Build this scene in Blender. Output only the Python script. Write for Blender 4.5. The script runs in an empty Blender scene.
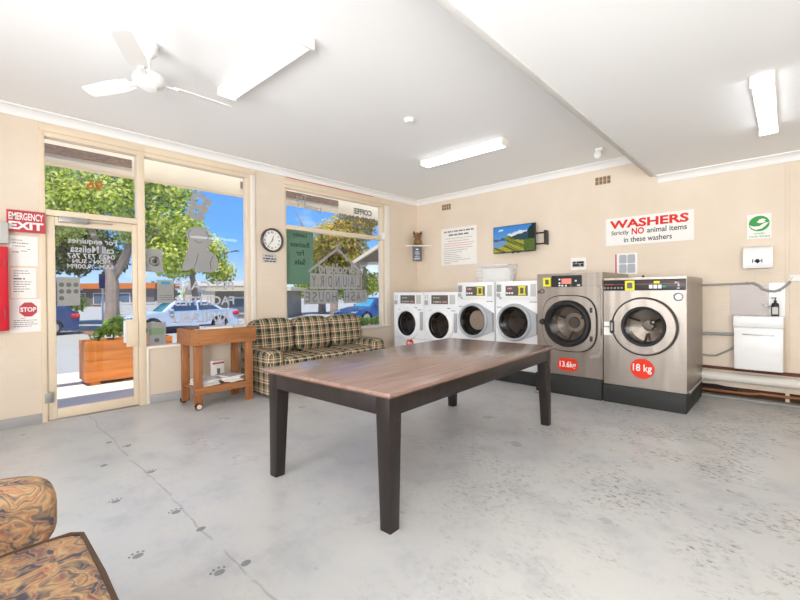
import bpy, bmesh, math, random
from mathutils import Vector, Matrix
random.seed(7)
PI = math.pi
SC = bpy.context.scene
COL = SC.collection

# ---------------------------------------------------------------- materials
def lin(c):
    out = []
    for v in c[:3]:
        v = v / 255.0
        out.append(v / 12.92 if v <= 0.04045 else ((v + 0.055) / 1.055) ** 2.4)
    return (*out, 1.0)

class N:
    def __init__(self, name):
        self.m = bpy.data.materials.new(name); self.m.use_nodes = True
        self.t = self.m.node_tree; self.t.nodes.clear()
        self.out = self.t.nodes.new('ShaderNodeOutputMaterial')
    def n(self, typ, **kw):
        nd = self.t.nodes.new(typ)
        for k, v in kw.items():
            if hasattr(nd, k): setattr(nd, k, v)
            else: nd.inputs[k].default_value = v
        return nd
    def l(self, a, b): self.t.links.new(a, b)
    def bsdf(self, rough=0.5, metal=0.0, spec=0.5):
        b = self.n('ShaderNodeBsdfPrincipled')
        b.inputs['Roughness'].default_value = rough
        b.inputs['Metallic'].default_value = metal
        b.inputs['Specular IOR Level'].default_value = spec
        self.l(b.outputs[0], self.out.inputs[0]); return b
    def noise(self, vec, scale, detail=4, rough=0.55):
        x = self.n('ShaderNodeTexNoise'); x.inputs['Scale'].default_value = scale
        x.inputs['Detail'].default_value = detail; x.inputs['Roughness'].default_value = rough
        if vec: self.l(vec, x.inputs['Vector'])
        return x.outputs['Fac']
    def ramp(self, fac, stops, interp='LINEAR'):
        r = self.n('ShaderNodeValToRGB'); cr = r.color_ramp; cr.interpolation = interp
        while len(cr.elements) > 1: cr.elements.remove(cr.elements[-1])
        cr.elements[0].position = stops[0][0]; cr.elements[0].color = lin(stops[0][1])
        for p, c in stops[1:]:
            e = cr.elements.new(p); e.color = lin(c)
        self.l(fac, r.inputs[0]); return r.outputs[0]
    def mix(self, fac, a, b, mode='MIX'):
        x = self.n('ShaderNodeMix', data_type='RGBA', blend_type=mode)
        for s, v in ((x.inputs[0], fac), (x.inputs[6], a), (x.inputs[7], b)):
            if isinstance(v, (int, float)): s.default_value = v
            elif isinstance(v, tuple): s.default_value = v
            else: self.l(v, s)
        return x.outputs[2]
    def math(self, op, a, b=0.0):
        x = self.n('ShaderNodeMath', operation=op)
        for s, v in ((x.inputs[0], a), (x.inputs[1], b)):
            if isinstance(v, (int, float)): s.default_value = v
            else: self.l(v, s)
        return x.outputs[0]
    def coord(self, which='Object'):
        return self.n('ShaderNodeTexCoord').outputs[which]

_cache = {}
def P(name, rgb, rough=0.5, metal=0.0, spec=0.5, var=0.06, scale=6.0, bump=0.0, bscale=60):
    if name in _cache: return _cache[name]
    k = N(name); b = k.bsdf(rough, metal, spec)
    co = k.coord()
    f = k.noise(co, scale)
    c = k.mix(f, tuple(x * (1 - var) for x in lin(rgb)[:3]) + (1,), tuple(min(1, x * (1 + var)) for x in lin(rgb)[:3]) + (1,))
    k.l(c, b.inputs['Base Color'])
    if bump:
        bp = k.n('ShaderNodeBump'); bp.inputs['Strength'].default_value = bump; bp.inputs['Distance'].default_value = 0.01
        k.l(k.noise(co, bscale), bp.inputs['Height']); k.l(bp.outputs[0], b.inputs['Normal'])
    _cache[name] = k.m; return k.m

def EM(name, rgb, strength):
    k = N(name); e = k.n('ShaderNodeEmission'); e.inputs[0].default_value = lin(rgb); e.inputs[1].default_value = strength
    k.l(e.outputs[0], k.out.inputs[0]); return k.m

def GLASS(name, tint=(1, 1, 1), refl=1.0, rough=0.02):
    k = N(name)
    t = k.n('ShaderNodeBsdfTransparent'); t.inputs[0].default_value = (*tint, 1)
    g = k.n('ShaderNodeBsdfGlossy'); g.inputs['Roughness'].default_value = rough
    lw_ = k.n('ShaderNodeLayerWeight'); lw_.inputs[0].default_value = 0.5
    fr = k.math('ADD', k.math('MULTIPLY', k.math('POWER', lw_.outputs['Facing'], 5.0), 0.9), 0.035)
    mx = k.n('ShaderNodeMixShader'); k.l(k.math('MULTIPLY', fr, refl), mx.inputs[0])
    k.l(t.outputs[0], mx.inputs[1]); k.l(g.outputs[0], mx.inputs[2]); k.l(mx.outputs[0], k.out.inputs[0])
    return k.m

def FILM(name, rgb, trans=0.45):
    k = N(name)
    d = k.n('ShaderNodeBsdfDiffuse'); d.inputs[0].default_value = lin(rgb)
    t = k.n('ShaderNodeBsdfTranslucent'); t.inputs[0].default_value = lin(rgb)
    mx = k.n('ShaderNodeMixShader'); mx.inputs[0].default_value = trans
    k.l(d.outputs[0], mx.inputs[1]); k.l(t.outputs[0], mx.inputs[2]); k.l(mx.outputs[0], k.out.inputs[0])
    return k.m

def ATTR(name, rough=0.7, trans=0.0, emit=0.0):
    k = N(name)
    a = k.n('ShaderNodeVertexColor'); a.layer_name = 'Col'
    if emit:
        e = k.n('ShaderNodeEmission'); e.inputs[1].default_value = emit
        k.l(a.outputs[0], e.inputs[0]); k.l(e.outputs[0], k.out.inputs[0]); return k.m
    d = k.n('ShaderNodeBsdfDiffuse'); k.l(a.outputs[0], d.inputs[0])
    if trans:
        t = k.n('ShaderNodeBsdfTranslucent'); k.l(a.outputs[0], t.inputs[0])
        mx = k.n('ShaderNodeMixShader'); mx.inputs[0].default_value = trans
        k.l(d.outputs[0], mx.inputs[1]); k.l(t.outputs[0], mx.inputs[2]); k.l(mx.outputs[0], k.out.inputs[0])
    else: k.l(d.outputs[0], k.out.inputs[0])
    return k.m

def wall_mat():
    k = N('painted_brick'); b = k.bsdf(0.55, 0, 0.35); co = k.coord()
    f = k.noise(co, 1.3, 6)
    c = k.ramp(f, [(0.3, (224, 209, 189)), (0.55, (230, 216, 198)), (0.8, (235, 223, 207))])
    fine = k.noise(co, 22, 3)
    sp = k.ramp(fine, [(0.0, (200, 175, 145)), (0.22, (255, 255, 255))])
    c = k.mix(0.35, c, sp, 'MULTIPLY'); k.l(c, b.inputs['Base Color'])
    mp = k.n('ShaderNodeSeparateXYZ'); k.l(co, mp.inputs[0])
    s = k.math('ADD', mp.outputs[0], mp.outputs[1])
    cm = k.n('ShaderNodeCombineXYZ'); k.l(s, cm.inputs[0]); k.l(mp.outputs[2], cm.inputs[1])
    br = k.n('ShaderNodeTexBrick'); br.inputs['Scale'].default_value = 1.0
    br.inputs['Brick Width'].default_value = 0.24; br.inputs['Row Height'].default_value = 0.086
    br.inputs['Mortar Size'].default_value = 0.008; br.inputs['Mortar Smooth'].default_value = 0.6
    k.l(cm.outputs[0], br.inputs['Vector'])
    bp = k.n('ShaderNodeBump'); bp.inputs['Strength'].default_value = 0.16; bp.inputs['Distance'].default_value = 0.004; bp.invert = True
    k.l(k.math('ADD', br.outputs['Fac'], k.math('MULTIPLY', fine, 0.7)), bp.inputs['Height']); k.l(bp.outputs[0], b.inputs['Normal'])
    return k.m

def floor_mat():
    k = N('painted_concrete'); b = k.bsdf(0.3, 0, 0.5); co = k.coord()
    sx = k.n('ShaderNodeSeparateXYZ'); k.l(co, sx.inputs[0])
    f = k.noise(co, 0.8, 6)
    c = k.ramp(f, [(0.3, (188, 190, 192)), (0.5, (198, 199, 199)), (0.72, (205, 205, 203))])
    c = k.mix(0.55, c, k.ramp(k.noise(co, 3.2, 8, .68), [(0.32, (214, 216, 220)), (0.5, (250, 250, 250)), (0.68, (255, 252, 246))]), 'MULTIPLY')
    # worn zone towards the washers and the right
    zone = k.n('ShaderNodeTexNoise'); zone.inputs['Scale'].default_value = 0.55; k.l(co, zone.inputs['Vector'])
    zx = k.n('ShaderNodeMapRange'); zx.inputs[1].default_value = 2.6; zx.inputs[2].default_value = 5.2; k.l(sx.outputs[0], zx.inputs[0])
    zy = k.n('ShaderNodeMapRange'); zy.inputs[1].default_value = -5.2; zy.inputs[2].default_value = -2.6; k.l(sx.outputs[1], zy.inputs[0])
    z = k.math('MULTIPLY', zx.outputs[0], zy.outputs[0])
    mapn = k.n('ShaderNodeMapping'); mapn.inputs['Rotation'].default_value = (0, 0, 0.7); mapn.inputs['Scale'].default_value = (1, 1.7, 1); k.l(co, mapn.inputs[0])
    scr = k.noise(mapn.outputs[0], 20, 12, 0.8)
    sm = k.n('ShaderNodeMapRange'); sm.inputs[1].default_value = 0.515; sm.inputs[2].default_value = 0.60; k.l(scr, sm.inputs[0])
    patch = k.n('ShaderNodeMapRange'); patch.inputs[1].default_value = 0.45; patch.inputs[2].default_value = 0.58
    k.l(k.noise(co, 1.9, 7, .72), patch.inputs[0])
    zz = k.math('ADD', k.math('MULTIPLY', z, 1.7), 0.12)
    fac = k.math('MULTIPLY', k.math('MULTIPLY', sm.outputs[0], patch.outputs[0]), zz)
    c = k.mix(k.math('MINIMUM', fac, 0.85), c, lin((92, 91, 87)))
    # fine scuffs everywhere
    m2 = k.n('ShaderNodeMapping'); m2.inputs['Rotation'].default_value = (0, 0, 1.1); m2.inputs['Scale'].default_value = (1, 4, 1); k.l(co, m2.inputs[0])
    s2 = k.n('ShaderNodeMapRange'); s2.inputs[1].default_value = 0.64; s2.inputs[2].default_value = 0.74; k.l(k.noise(m2.outputs[0], 26, 10, 0.75), s2.inputs[0])
    c = k.mix(k.math('MULTIPLY', s2.outputs[0], 0.45), c, lin((140, 141, 140)))
    # brown chips
    s3 = k.n('ShaderNodeMapRange'); s3.inputs[1].default_value = 0.69; s3.inputs[2].default_value = 0.72; k.l(k.noise(co, 5.5, 9, 0.7), s3.inputs[0])
    c = k.mix(k.math('MULTIPLY', s3.outputs[0], z), c, lin((120, 104, 88)))
    # slab joint line running at y = -5.38
    wob = k.math('MULTIPLY', k.math('SUBTRACT', k.noise(co, 2.2, 5), 0.5), 0.12)
    d = k.math('ABSOLUTE', k.math('ADD', k.math('ADD', sx.outputs[1], 5.38), wob))
    ln = k.n('ShaderNodeMapRange'); ln.inputs[1].default_value = 0.002; ln.inputs[2].default_value = 0.008; ln.inputs[3].default_value = 1; ln.inputs[4].default_value = 0; k.l(d, ln.inputs[0])
    gap = k.n('ShaderNodeMapRange'); gap.inputs[1].default_value = 0.38; gap.inputs[2].default_value = 0.5; k.l(k.noise(co, 5, 3), gap.inputs[0])
    c = k.mix(k.math('MULTIPLY', k.math('MULTIPLY', ln.outputs[0], gap.outputs[0]), 0.6), c, lin((140, 140, 134)))
    k.l(c, b.inputs['Base Color'])
    rg = k.n('ShaderNodeMapRange'); rg.inputs[3].default_value = 0.2; rg.inputs[4].default_value = 0.42; k.l(k.noise(co, 2.0, 5), rg.inputs[0])
    k.l(rg.outputs[0], b.inputs['Roughness'])
    bp = k.n('ShaderNodeBump'); bp.inputs['Strength'].default_value = 0.08; bp.inputs['Distance'].default_value = 0.01
    k.l(k.noise(co, 9, 5), bp.inputs['Height']); k.l(bp.outputs[0], b.inputs['Normal'])
    return k.m

def wood_mat(name, stops, rough, ax=(1, 12, 12), scale=3.0, spec=0.5, knots=False):
    k = N(name); b = k.bsdf(rough, 0, spec); co = k.coord()
    m = k.n('ShaderNodeMapping'); m.inputs['Scale'].default_value = ax; k.l(co, m.inputs[0])
    f = k.noise(m.outputs[0], scale, 6, 0.6)
    c = k.ramp(f, stops)
    if knots:
        v = k.n('ShaderNodeTexVoronoi'); v.inputs['Scale'].default_value = 5.0; k.l(co, v.inputs['Vector'])
        mr = k.n('ShaderNodeMapRange'); mr.inputs[1].default_value = 0.06; mr.inputs[2].default_value = 0.12; mr.inputs[3].default_value = 1; mr.inputs[4].default_value = 0
        k.l(v.outputs['Distance'], mr.inputs[0])
        c = k.mix(k.math('MULTIPLY', mr.outputs[0], 0.7), c, lin((90, 50, 22)))
    k.l(c, b.inputs['Base Color']); return k.m

def plaid_mat():
    k = N('plaid_fabric'); b = k.bsdf(0.9, 0, 0.15)
    uv = k.n('ShaderNodeUVMap').outputs[0]
    s = k.n('ShaderNodeSeparateXYZ'); k.l(uv, s.inputs[0])
    G, C, R, D, T = (66, 80, 62), (226, 208, 176), (150, 74, 62), (46, 52, 54), (158, 138, 110)
    def bands(v):
        f = k.math('FRACT', k.math('DIVIDE', v, 0.128))
        return k.ramp(f, [(0.0, G), (0.16, D), (0.28, G), (0.40, C), (0.50, T), (0.56, R), (0.64, T), (0.70, C), (0.80, D), (0.88, T)], 'CONSTANT')
    a, c = bands(s.outputs[0]), bands(s.outputs[1])
    ch = k.n('ShaderNodeTexChecker'); ch.inputs['Scale'].default_value = 130; k.l(uv, ch.inputs['Vector'])
    col = k.mix(0.5, a, c)
    col = k.mix(k.math('MULTIPLY', ch.outputs['Fac'], 0.15), col, a)
    k.l(col, b.inputs['Base Color'])
    bp = k.n('ShaderNodeBump'); bp.inputs['Strength'].default_value = 0.2; bp.inputs['Distance'].default_value = 0.004
    k.l(k.noise(k.coord(), 90, 3), bp.inputs['Height']); k.l(bp.outputs[0], b.inputs['Normal'])
    return k.m

def paisley_mat():
    k = N('paisley_tapestry'); b = k.bsdf(0.92, 0, 0.1); co = k.coord()
    wp = k.n('ShaderNodeTexNoise'); wp.inputs['Scale'].default_value = 6; wp.inputs['Detail'].default_value = 2; k.l(co, wp.inputs['Vector'])
    v = k.n('ShaderNodeMix', data_type='VECTOR'); v.inputs[0].default_value = 0.16
    k.l(co, v.inputs[4]); k.l(wp.outputs['Color'], v.inputs[5])
    w = k.n('ShaderNodeTexWave', wave_type='RINGS'); w.inputs['Scale'].default_value = 7; w.inputs['Distortion'].default_value = 20; w.inputs['Detail'].default_value = 2; w.inputs['Detail Scale'].default_value = 1.6
    k.l(v.outputs[1], w.inputs['Vector'])
    c1 = k.ramp(w.outputs['Fac'], [(0.0, (84, 80, 88)), (0.16, (116, 104, 98)), (0.3, (178, 150, 114)), (0.6, (194, 166, 128)), (0.82, (184, 136, 108)), (1.0, (170, 114, 94))])
    n2 = k.noise(v.outputs[1], 16, 4)
    c2 = k.ramp(n2, [(0.40, (88, 86, 98)), (0.47, (162, 136, 108)), (0.53, (194, 164, 124)), (0.60, (188, 152, 116)), (0.67, (172, 110, 90))])
    c = k.mix(0.5, c1, c2); k.l(c, b.inputs['Base Color'])
    bp = k.n('ShaderNodeBump'); bp.inputs['Strength'].default_value = 0.35; bp.inputs['Distance'].default_value = 0.006
    k.l(k.math('ADD', w.outputs['Fac'], k.noise(co, 120, 2)), bp.inputs['Height']); k.l(bp.outputs[0], b.inputs['Normal'])
    return k.m

def steel_mat():
    k = N('brushed_stainless'); b = k.bsdf(0.36, 0.92, 0.4); co = k.coord()
    m = k.n('ShaderNodeMapping'); m.inputs['Scale'].default_value = (1.5, 1.5, 80); k.l(co, m.inputs[0])
    f = k.noise(m.outputs[0], 3, 3)
    c = k.ramp(f, [(0.3, (168, 160, 152)), (0.7, (178, 169, 161))]); k.l(c, b.inputs['Base Color'])
    m2 = k.n('ShaderNodeMapping'); m2.inputs['Scale'].default_value = (5, 5, 0.7); k.l(co, m2.inputs[0])
    bp = k.n('ShaderNodeBump'); bp.inputs['Strength'].default_value = 0.5; bp.inputs['Distance'].default_value = 0.012
    k.l(k.noise(m2.outputs[0], 1.6, 1), bp.inputs['Height']); k.l(bp.outputs[0], b.inputs['Normal'])
    rr = k.n('ShaderNodeMapRange'); rr.inputs[3].default_value = 0.34; rr.inputs[4].default_value = 0.46; k.l(f, rr.inputs[0]); k.l(rr.outputs[0], b.inputs['Roughness'])
    return k.m

M = {}
M['wall'] = wall_mat(); M['floor'] = floor_mat(); M['plaid'] = plaid_mat(); M['paisley'] = paisley_mat(); M['steel'] = steel_mat()
M['ceiling'] = P('ceiling_paint', (242, 244, 245), 0.7, 0, 0.2, 0.012, 1.5)
M['cornice'] = P('cornice_paint', (243, 244, 244), 0.6, 0, 0.3, 0.01)
M['cream'] = P('cream_frame_paint', (231, 215, 190), 0.4, 0, 0.4, 0.04, 8)
M['creamwhite'] = P('white_trim_paint', (240, 234, 224), 0.4)
M['skirt'] = P('grey_skirting', (172, 172, 172), 0.5, var=0.1)
M['outcream'] = P('awning_cream', (252, 230, 190), 0.7)
M['slot'] = wood_mat('weathered_slot', [(0.3, (112, 84, 64)), (0.7, (164, 134, 106))], 0.8, (1, 8, 20))
M['glass'] = GLASS('window_glass')
M['white'] = P('white_enamel', (242, 243, 244), 0.28, 0, 0.5, 0.015)
M['whitep'] = P('white_plastic', (240, 240, 238), 0.4, 0, 0.4, 0.02)
M['offwhite'] = P('off_white_paper', (240, 238, 232), 0.8, 0, 0.1, 0.02)
M['paper'] = P('white_paper', (244, 243, 240), 0.8, 0, 0.1, 0.02)
M['grey'] = P('grey_plastic', (178, 182, 186), 0.4, 0.1, 0.5, 0.04)
M['midgrey'] = P('mid_grey', (150, 150, 146), 0.6)
M['lightgrey'] = P('light_grey', (200, 200, 196), 0.6)
M['black'] = P('black_plastic', (34, 34, 36), 0.4, 0, 0.5, 0.1)
M['rubber'] = P('black_rubber', (26, 26, 27), 0.55, 0, 0.4, 0.1)
M['plinth'] = P('black_plinth', (52, 53, 52), 0.6, 0, 0.3, 0.15, 5)
M['dark'] = P('dark_display', (98, 92, 85), 0.35, var=0.06)
M['ink'] = P('black_ink', (50, 50, 52), 0.7, 0, 0.1)
M['greyink'] = P('grey_ink', (128, 128, 128), 0.7, 0, 0.1)
M['redink'] = P('red_ink', (222, 52, 40), 0.6, 0, 0.2)
M['softink'] = P('soft_grey_ink', (168, 168, 166), 0.7, 0, 0.1)
M['pinkink'] = P('pink_ink', (224, 150, 150), 0.7, 0, 0.1)
M['sticker'] = P('red_sticker', (232, 58, 34), 0.5, 0, 0.3, 0.03)
M['white_ink'] = P('white_ink', (246, 244, 242), 0.6, 0, 0.1)
M['yellow'] = P('yellow_frame', (232, 226, 40), 0.5)
M['greenink'] = P('green_ink', (22, 150, 52), 0.5)
M['exitred'] = P('exit_red', (190, 62, 74), 0.5)
M['boxred'] = P('red_enamel', (214, 34, 54), 0.35, 0, 0.5, 0.05)
M['metal'] = P('grey_metal', (172, 172, 170), 0.35, 0.7, 0.5, 0.06)
M['galv'] = P('conduit_grey', (158, 158, 156), 0.5, 0.1, 0.4, 0.06)
M['pvc'] = P('pvc_pipe', (226, 222, 214), 0.4, 0, 0.5, 0.05, 5)
M['copper'] = P('old_copper', (156, 104, 72), 0.5, 0.5, 0.5, 0.2, 10)
M['redcable'] = P('red_brown_hose', (104, 54, 46), 0.6)
M['chrome'] = P('chrome', (220, 220, 222), 0.12, 1.0)
M['tabletop'] = wood_mat('table_top_wood', [(0.2, (122, 98, 88)), (0.5, (142, 116, 105)), (0.8, (158, 132, 120))], 0.21, (14, 1, 14), 2.0, 0.6)
M['tableedge'] = wood_mat('table_edge_wood', [(0.3, (70, 48, 38)), (0.7, (110, 78, 60))], 0.4)
M['darkwood'] = wood_mat('dark_stained_wood', [(0.3, (29, 23, 22)), (0.7, (42, 33, 31))], 0.45, (12, 12, 1), 2.0)
M['pine'] = wood_mat('stained_pine', [(0.25, (136, 86, 50)), (0.5, (162, 106, 64)), (0.75, (182, 126, 80))], 0.5, (1, 9, 9), 2.5, 0.4, True)
M['pineup'] = wood_mat('stained_pine_upright', [(0.25, (134, 84, 50)), (0.5, (160, 104, 64)), (0.75, (178, 122, 78))], 0.5, (9, 9, 1), 2.5, 0.4, True)
M['planter'] = wood_mat('orange_planter_wood', [(0.25, (178, 102, 44)), (0.5, (198, 120, 54)), (0.75, (210, 138, 70))], 0.6, (9, 1, 9), 2.5, 0.3, True)
M['soil'] = P('soil', (84, 62, 44), 0.9, var=0.3, scale=30)
M['lampwhite'] = P('lamp_housing', (238, 236, 230), 0.5)
M['lamp'] = EM('fluorescent_diffuser', (250, 250, 255), 2.6)
M['lampdim'] = EM('fluorescent_diffuser_soft', (250, 250, 255), 0.62)
M['asphalt'] = P('asphalt', (164, 164, 158), 0.9, 0, 0.1, 0.08, 3)
M['pave'] = P('pavement', (232, 216, 192), 0.9, 0, 0.1, 0.06, 3)
M['mulch'] = P('brown_mulch', (140, 106, 84), 0.95, 0, 0.1, 0.35, 14)
M['bark'] = P('gum_bark', (160, 142, 128), 0.9, 0, 0.1, 0.3, 5, 0.5, 14)
M['leaf'] = ATTR('leaves', trans=0.5)
M['leafdark'] = M['leaf']
M['film'] = FILM('frosted_grey_film', (196, 196, 194), 0.4)
M['filmdark'] = FILM('dark_grey_film', (138, 138, 137), 0.4)
M['poster_back'] = FILM('poster_back', (206, 206, 200), 0.6)
M['orangefilm'] = FILM('orange_film', (226, 150, 16), 0.6)
M['greenfilm'] = FILM('green_board', (128, 176, 150), 0.6)
M['greenfilmdark'] = FILM('green_board_text', (52, 84, 70), 0.4)
M['whitefilm'] = FILM('white_film', (232, 232, 230), 0.6)
M['trimgrey'] = P('soffit_strip', (214, 214, 212), 0.6)

# ---------------------------------------------------------------- mesh builder
class MB:
    def __init__(self): self.bm = bmesh.new()
    def _add(self, verts, faces, mi=0):
        vs = [self.bm.verts.new(v) for v in verts]
        for f in faces:
            try:
                fc = self.bm.faces.new([vs[i] for i in f]); fc.material_index = mi
            except ValueError: pass
        return vs
    def box(self, lo, hi, bev=0.0, mi=0, mat=None, seg=2):
        b = bmesh.new(); bmesh.ops.create_cube(b, size=1)
        for v in b.verts: v.co = Vector([lo[i] + (v.co[i] + 0.5) * (hi[i] - lo[i]) for i in range(3)])
        if bev > 0:
            bmesh.ops.bevel(b, geom=list(b.edges), offset=min(bev, 0.49 * min(abs(hi[i] - lo[i]) for i in range(3))), segments=seg, profile=0.5, affect='EDGES')
        self.merge(b, mi, mat); return self
    def merge(self, b, mi=0, mat=None):
        b.verts.index_update()
        vs = [self.bm.verts.new((mat @ v.co) if mat else v.co) for v in b.verts]
        for f in b.faces:
            try:
                fc = self.bm.faces.new([vs[v.index] for v in f.verts]); fc.material_index = mi
            except ValueError: pass
        b.free(); return self
    def mesh(self, me, mat=None, mi=0):
        b = bmesh.new(); b.from_mesh(me); return self.merge(b, mi, mat)
    def tube(self, pts, r, seg=10, mi=0, caps=True):
        pts = [Vector(p) for p in pts]; rs = r if isinstance(r, (list, tuple)) else [r] * len(pts)
        rings = []; prev = None
        for i, p in enumerate(pts):
            d = (pts[min(i + 1, len(pts) - 1)] - pts[max(i - 1, 0)]).normalized()
            if prev is None:
                a = Vector((0, 0, 1)) if abs(d.z) < 0.9 else Vector((1, 0, 0))
                u = d.cross(a).normalized()
            else:
                u = (prev - d * prev.dot(d)).normalized()
            prev = u; w = d.cross(u)
            rings.append([self.bm.verts.new(p + (u * math.cos(2 * PI * k / seg) + w * math.sin(2 * PI * k / seg)) * rs[i]) for k in range(seg)])
        for a, b in zip(rings, rings[1:]):
            for k in range(seg):
                f = self.bm.faces.new((a[k], a[(k + 1) % seg], b[(k + 1) % seg], b[k])); f.material_index = mi
        if caps:
            for rg in (rings[0][::-1], rings[-1]):
                f = self.bm.faces.new(rg); f.material_index = mi
        return self
    def lathe(self, prof, c=(0, 0, 0), axis='z', seg=40, mi=0, sx=1.0):
        """prof: (radius, height along axis); axis '-y' turns it to face the front"""
        rings = []
        for r, h in prof:
            ring = []
            n = 1 if r < 1e-6 else seg
            for k in range(n):
                a = 2 * PI * k / seg; x, y = r * math.cos(a), r * math.sin(a)
                p = (x * sx, y, h) if axis == 'z' else ((x * sx, -h, y) if axis == '-y' else (h, x, y))
                ring.append(self.bm.verts.new(Vector(c) + Vector(p)))
            rings.append(ring)
        for a, b in zip(rings, rings[1:]):
            for k in range(seg):
                q = [a[k % len(a)], a[(k + 1) % len(a)], b[(k + 1) % len(b)], b[k % len(b)]]
                q = list(dict.fromkeys(q))
                if len(q) > 2:
                    try: f = self.bm.faces.new(q); f.material_index = mi
                    except ValueError: pass
        return self
    def prism(self, poly, plane, lo, hi, mi=0):
        """poly in 2D extruded between lo and hi. plane 'xz' -> along y, 'xy' -> along z, 'yz' -> along x"""
        def p3(a, b, c): return {'xz': (a, c, b), 'xy': (a, b, c), 'yz': (c, a, b)}[plane]
        n = len(poly)
        A = [self.bm.verts.new(p3(a, b, lo)) for a, b in poly]; B = [self.bm.verts.new(p3(a, b, hi)) for a, b in poly]
        for f in (A, B[::-1]):
            fc = self.bm.faces.new(f); fc.material_index = mi
        for i in range(n):
            j = (i + 1) % n
            fc = self.bm.faces.new((A[i], B[i], B[j], A[j])); fc.material_index = mi
        return self
    def cushion(self, lo, hi, k=5.0, n=9, mi=0, mat=None):
        c = [(lo[i] + hi[i]) / 2 for i in range(3)]; h = [(hi[i] - lo[i]) / 2 for i in range(3)]
        b = bmesh.new(); bmesh.ops.create_cube(b, size=2)
        bmesh.ops.subdivide_edges(b, edges=list(b.edges), cuts=n, use_grid_fill=True)
        for v in b.verts:
            u = v.co; s = (abs(u.x) ** k + abs(u.y) ** k + abs(u.z) ** k) ** (1 / k)
            v.co = Vector([c[i] + h[i] * u[i] / s for i in range(3)])
        return self.merge(b, mi, mat)
    def sphere(self, c, r, mi=0, seg=16):
        b = bmesh.new(); bmesh.ops.create_uvsphere(b, u_segments=seg, v_segments=seg // 2 + 2, radius=1)
        rr = r if isinstance(r, (tuple, list)) else (r, r, r)
        for v in b.verts: v.co = Vector([c[i] + v.co[i] * rr[i] for i in range(3)])
        return self.merge(b, mi)
    def build(self, name, mats, parent=None, loc=None, rotz=0, colors=None, angle=35):
        bm = self.bm
        bmesh.ops.recalc_face_normals(bm, faces=list(bm.faces)) if colors is None else None
        uvl = bm.loops.layers.uv.new('UVMap')
        for f in bm.faces:
            nx, ny, nz = (abs(x) for x in f.normal)
            for l in f.loops:
                x, y, z = l.vert.co
                l[uvl].uv = (y, z) if nx >= ny and nx >= nz else ((x, z) if ny >= nz else (x, y))
        me = bpy.data.meshes.new(name)
        if colors is not None:
            cl = bm.loops.layers.float_color.new('Col')
            for i, f in enumerate(bm.faces):
                for l in f.loops: l[cl] = colors[i]
        bm.to_mesh(me); bm.free()
        for m in (mats if isinstance(mats, (list, tuple)) else [mats]): me.materials.append(M[m] if isinstance(m, str) else m)
        me.polygons.foreach_set('use_smooth', [True] * len(me.polygons)); me.set_sharp_from_angle(angle=math.radians(angle))
        o = bpy.data.objects.new(name, me); COL.objects.link(o)
        if parent: o.parent = parent
        if loc: o.location = loc
        o.rotation_euler.z = rotz
        return o

def tag(o, label=None, cat=None, group=None, kind=None):
    for k, v in (('label', label), ('category', cat), ('group', group), ('kind', kind)):
        if v: o[k] = v
    return o
def thing(name, label, cat, loc=(0, 0, 0), rotz=0, group=None):
    o = bpy.data.objects.new(name, None); COL.objects.link(o); o.empty_display_size = 0.1
    o.location = loc; o.rotation_euler.z = rotz
    return tag(o, label, cat, group)
def shell(name, loc=(0, 0, 0), rotz=0):
    o = thing(name, None, None, loc, rotz); o['kind'] = 'structure'; return o
def struct(name, mb, m, parent=None):
    o = mb.build(name, m, parent)
    if parent is None: o['kind'] = 'structure'
    return o

_txt = {}
def text_mesh(s, bold=0.0, align='CENTER'):
    cu = bpy.data.curves.new('lettering', 'FONT'); cu.body = s; cu.size = 1; cu.extrude = 0.004; cu.offset = bold; cu.align_x = align
    cu.resolution_u = 3
    o = bpy.data.objects.new('lettering', cu); COL.objects.link(o)
    dg = bpy.context.evaluated_depsgraph_get(); dg.update()
    me = bpy.data.meshes.new_from_object(o.evaluated_get(dg))
    COL.objects.unlink(o); bpy.data.objects.remove(o)
    return me
def put_text(mb, s, c, w=None, h=None, bold=0.0, mi=0, th=0.0012, x0=None, rot=0):
    """lettering in the local xz plane facing -y; c is its centre, w and h its outline size"""
    me = text_mesh(s, bold)
    xs = [v.co.x for v in me.vertices]; ys = [v.co.y for v in me.vertices]; zs = [v.co.z for v in me.vertices]
    W, H = max(xs) - min(xs), max(ys) - min(ys)
    if w and not h: h = H * w / W
    if h and not w: w = W * h / H
    cx, cy = (max(xs) + min(xs)) / 2, (max(ys) + min(ys)) / 2; D = max(zs) - min(zs)
    for v in me.vertices:
        x, y, z = (v.co.x - cx) / W * w, (v.co.y - cy) / H * h, v.co.z / D * th
        if rot: x, y = x * math.cos(rot) - y * math.sin(rot), x * math.sin(rot) + y * math.cos(rot)
        v.co = (c[0] + x, c[1] - z, c[2] + y)
    mb.mesh(me); bpy.data.meshes.remove(me); return mb
def word_bars(mb, x0, x1, z, h, y, rnd, mi=0, fill=1.0, center=False):
    """one line of writing too small to read"""
    L = (x1 - x0) * fill; x = x0 + ((x1 - x0) - L) / 2 if center else x0; end = x + L
    while x < end - h:
        w = min(rnd.uniform(1.2, 4.5) * h, end - x)
        mb.box((x, y - 0.001, z - h / 2), (x + w, y, z + h / 2), 0, mi); x += w + h * 0.7
    return mb
def rrect(x0, x1, z0, z1, r, n=6):
    out = []
    for cx, cz, a0 in ((x1 - r, z1 - r, 0), (x0 + r, z1 - r, PI / 2), (x0 + r, z0 + r, PI), (x1 - r, z0 + r, 1.5 * PI)):
        for i in range(n + 1):
            a = a0 + PI / 2 * i / n; out.append((cx + r * math.cos(a), cz + r * math.sin(a)))
    return out
def ell(cx, cz, rx, rz, n=32): return [(cx + rx * math.cos(2 * PI * i / n), cz + rz * math.sin(2 * PI * i / n)) for i in range(n)]

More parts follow.
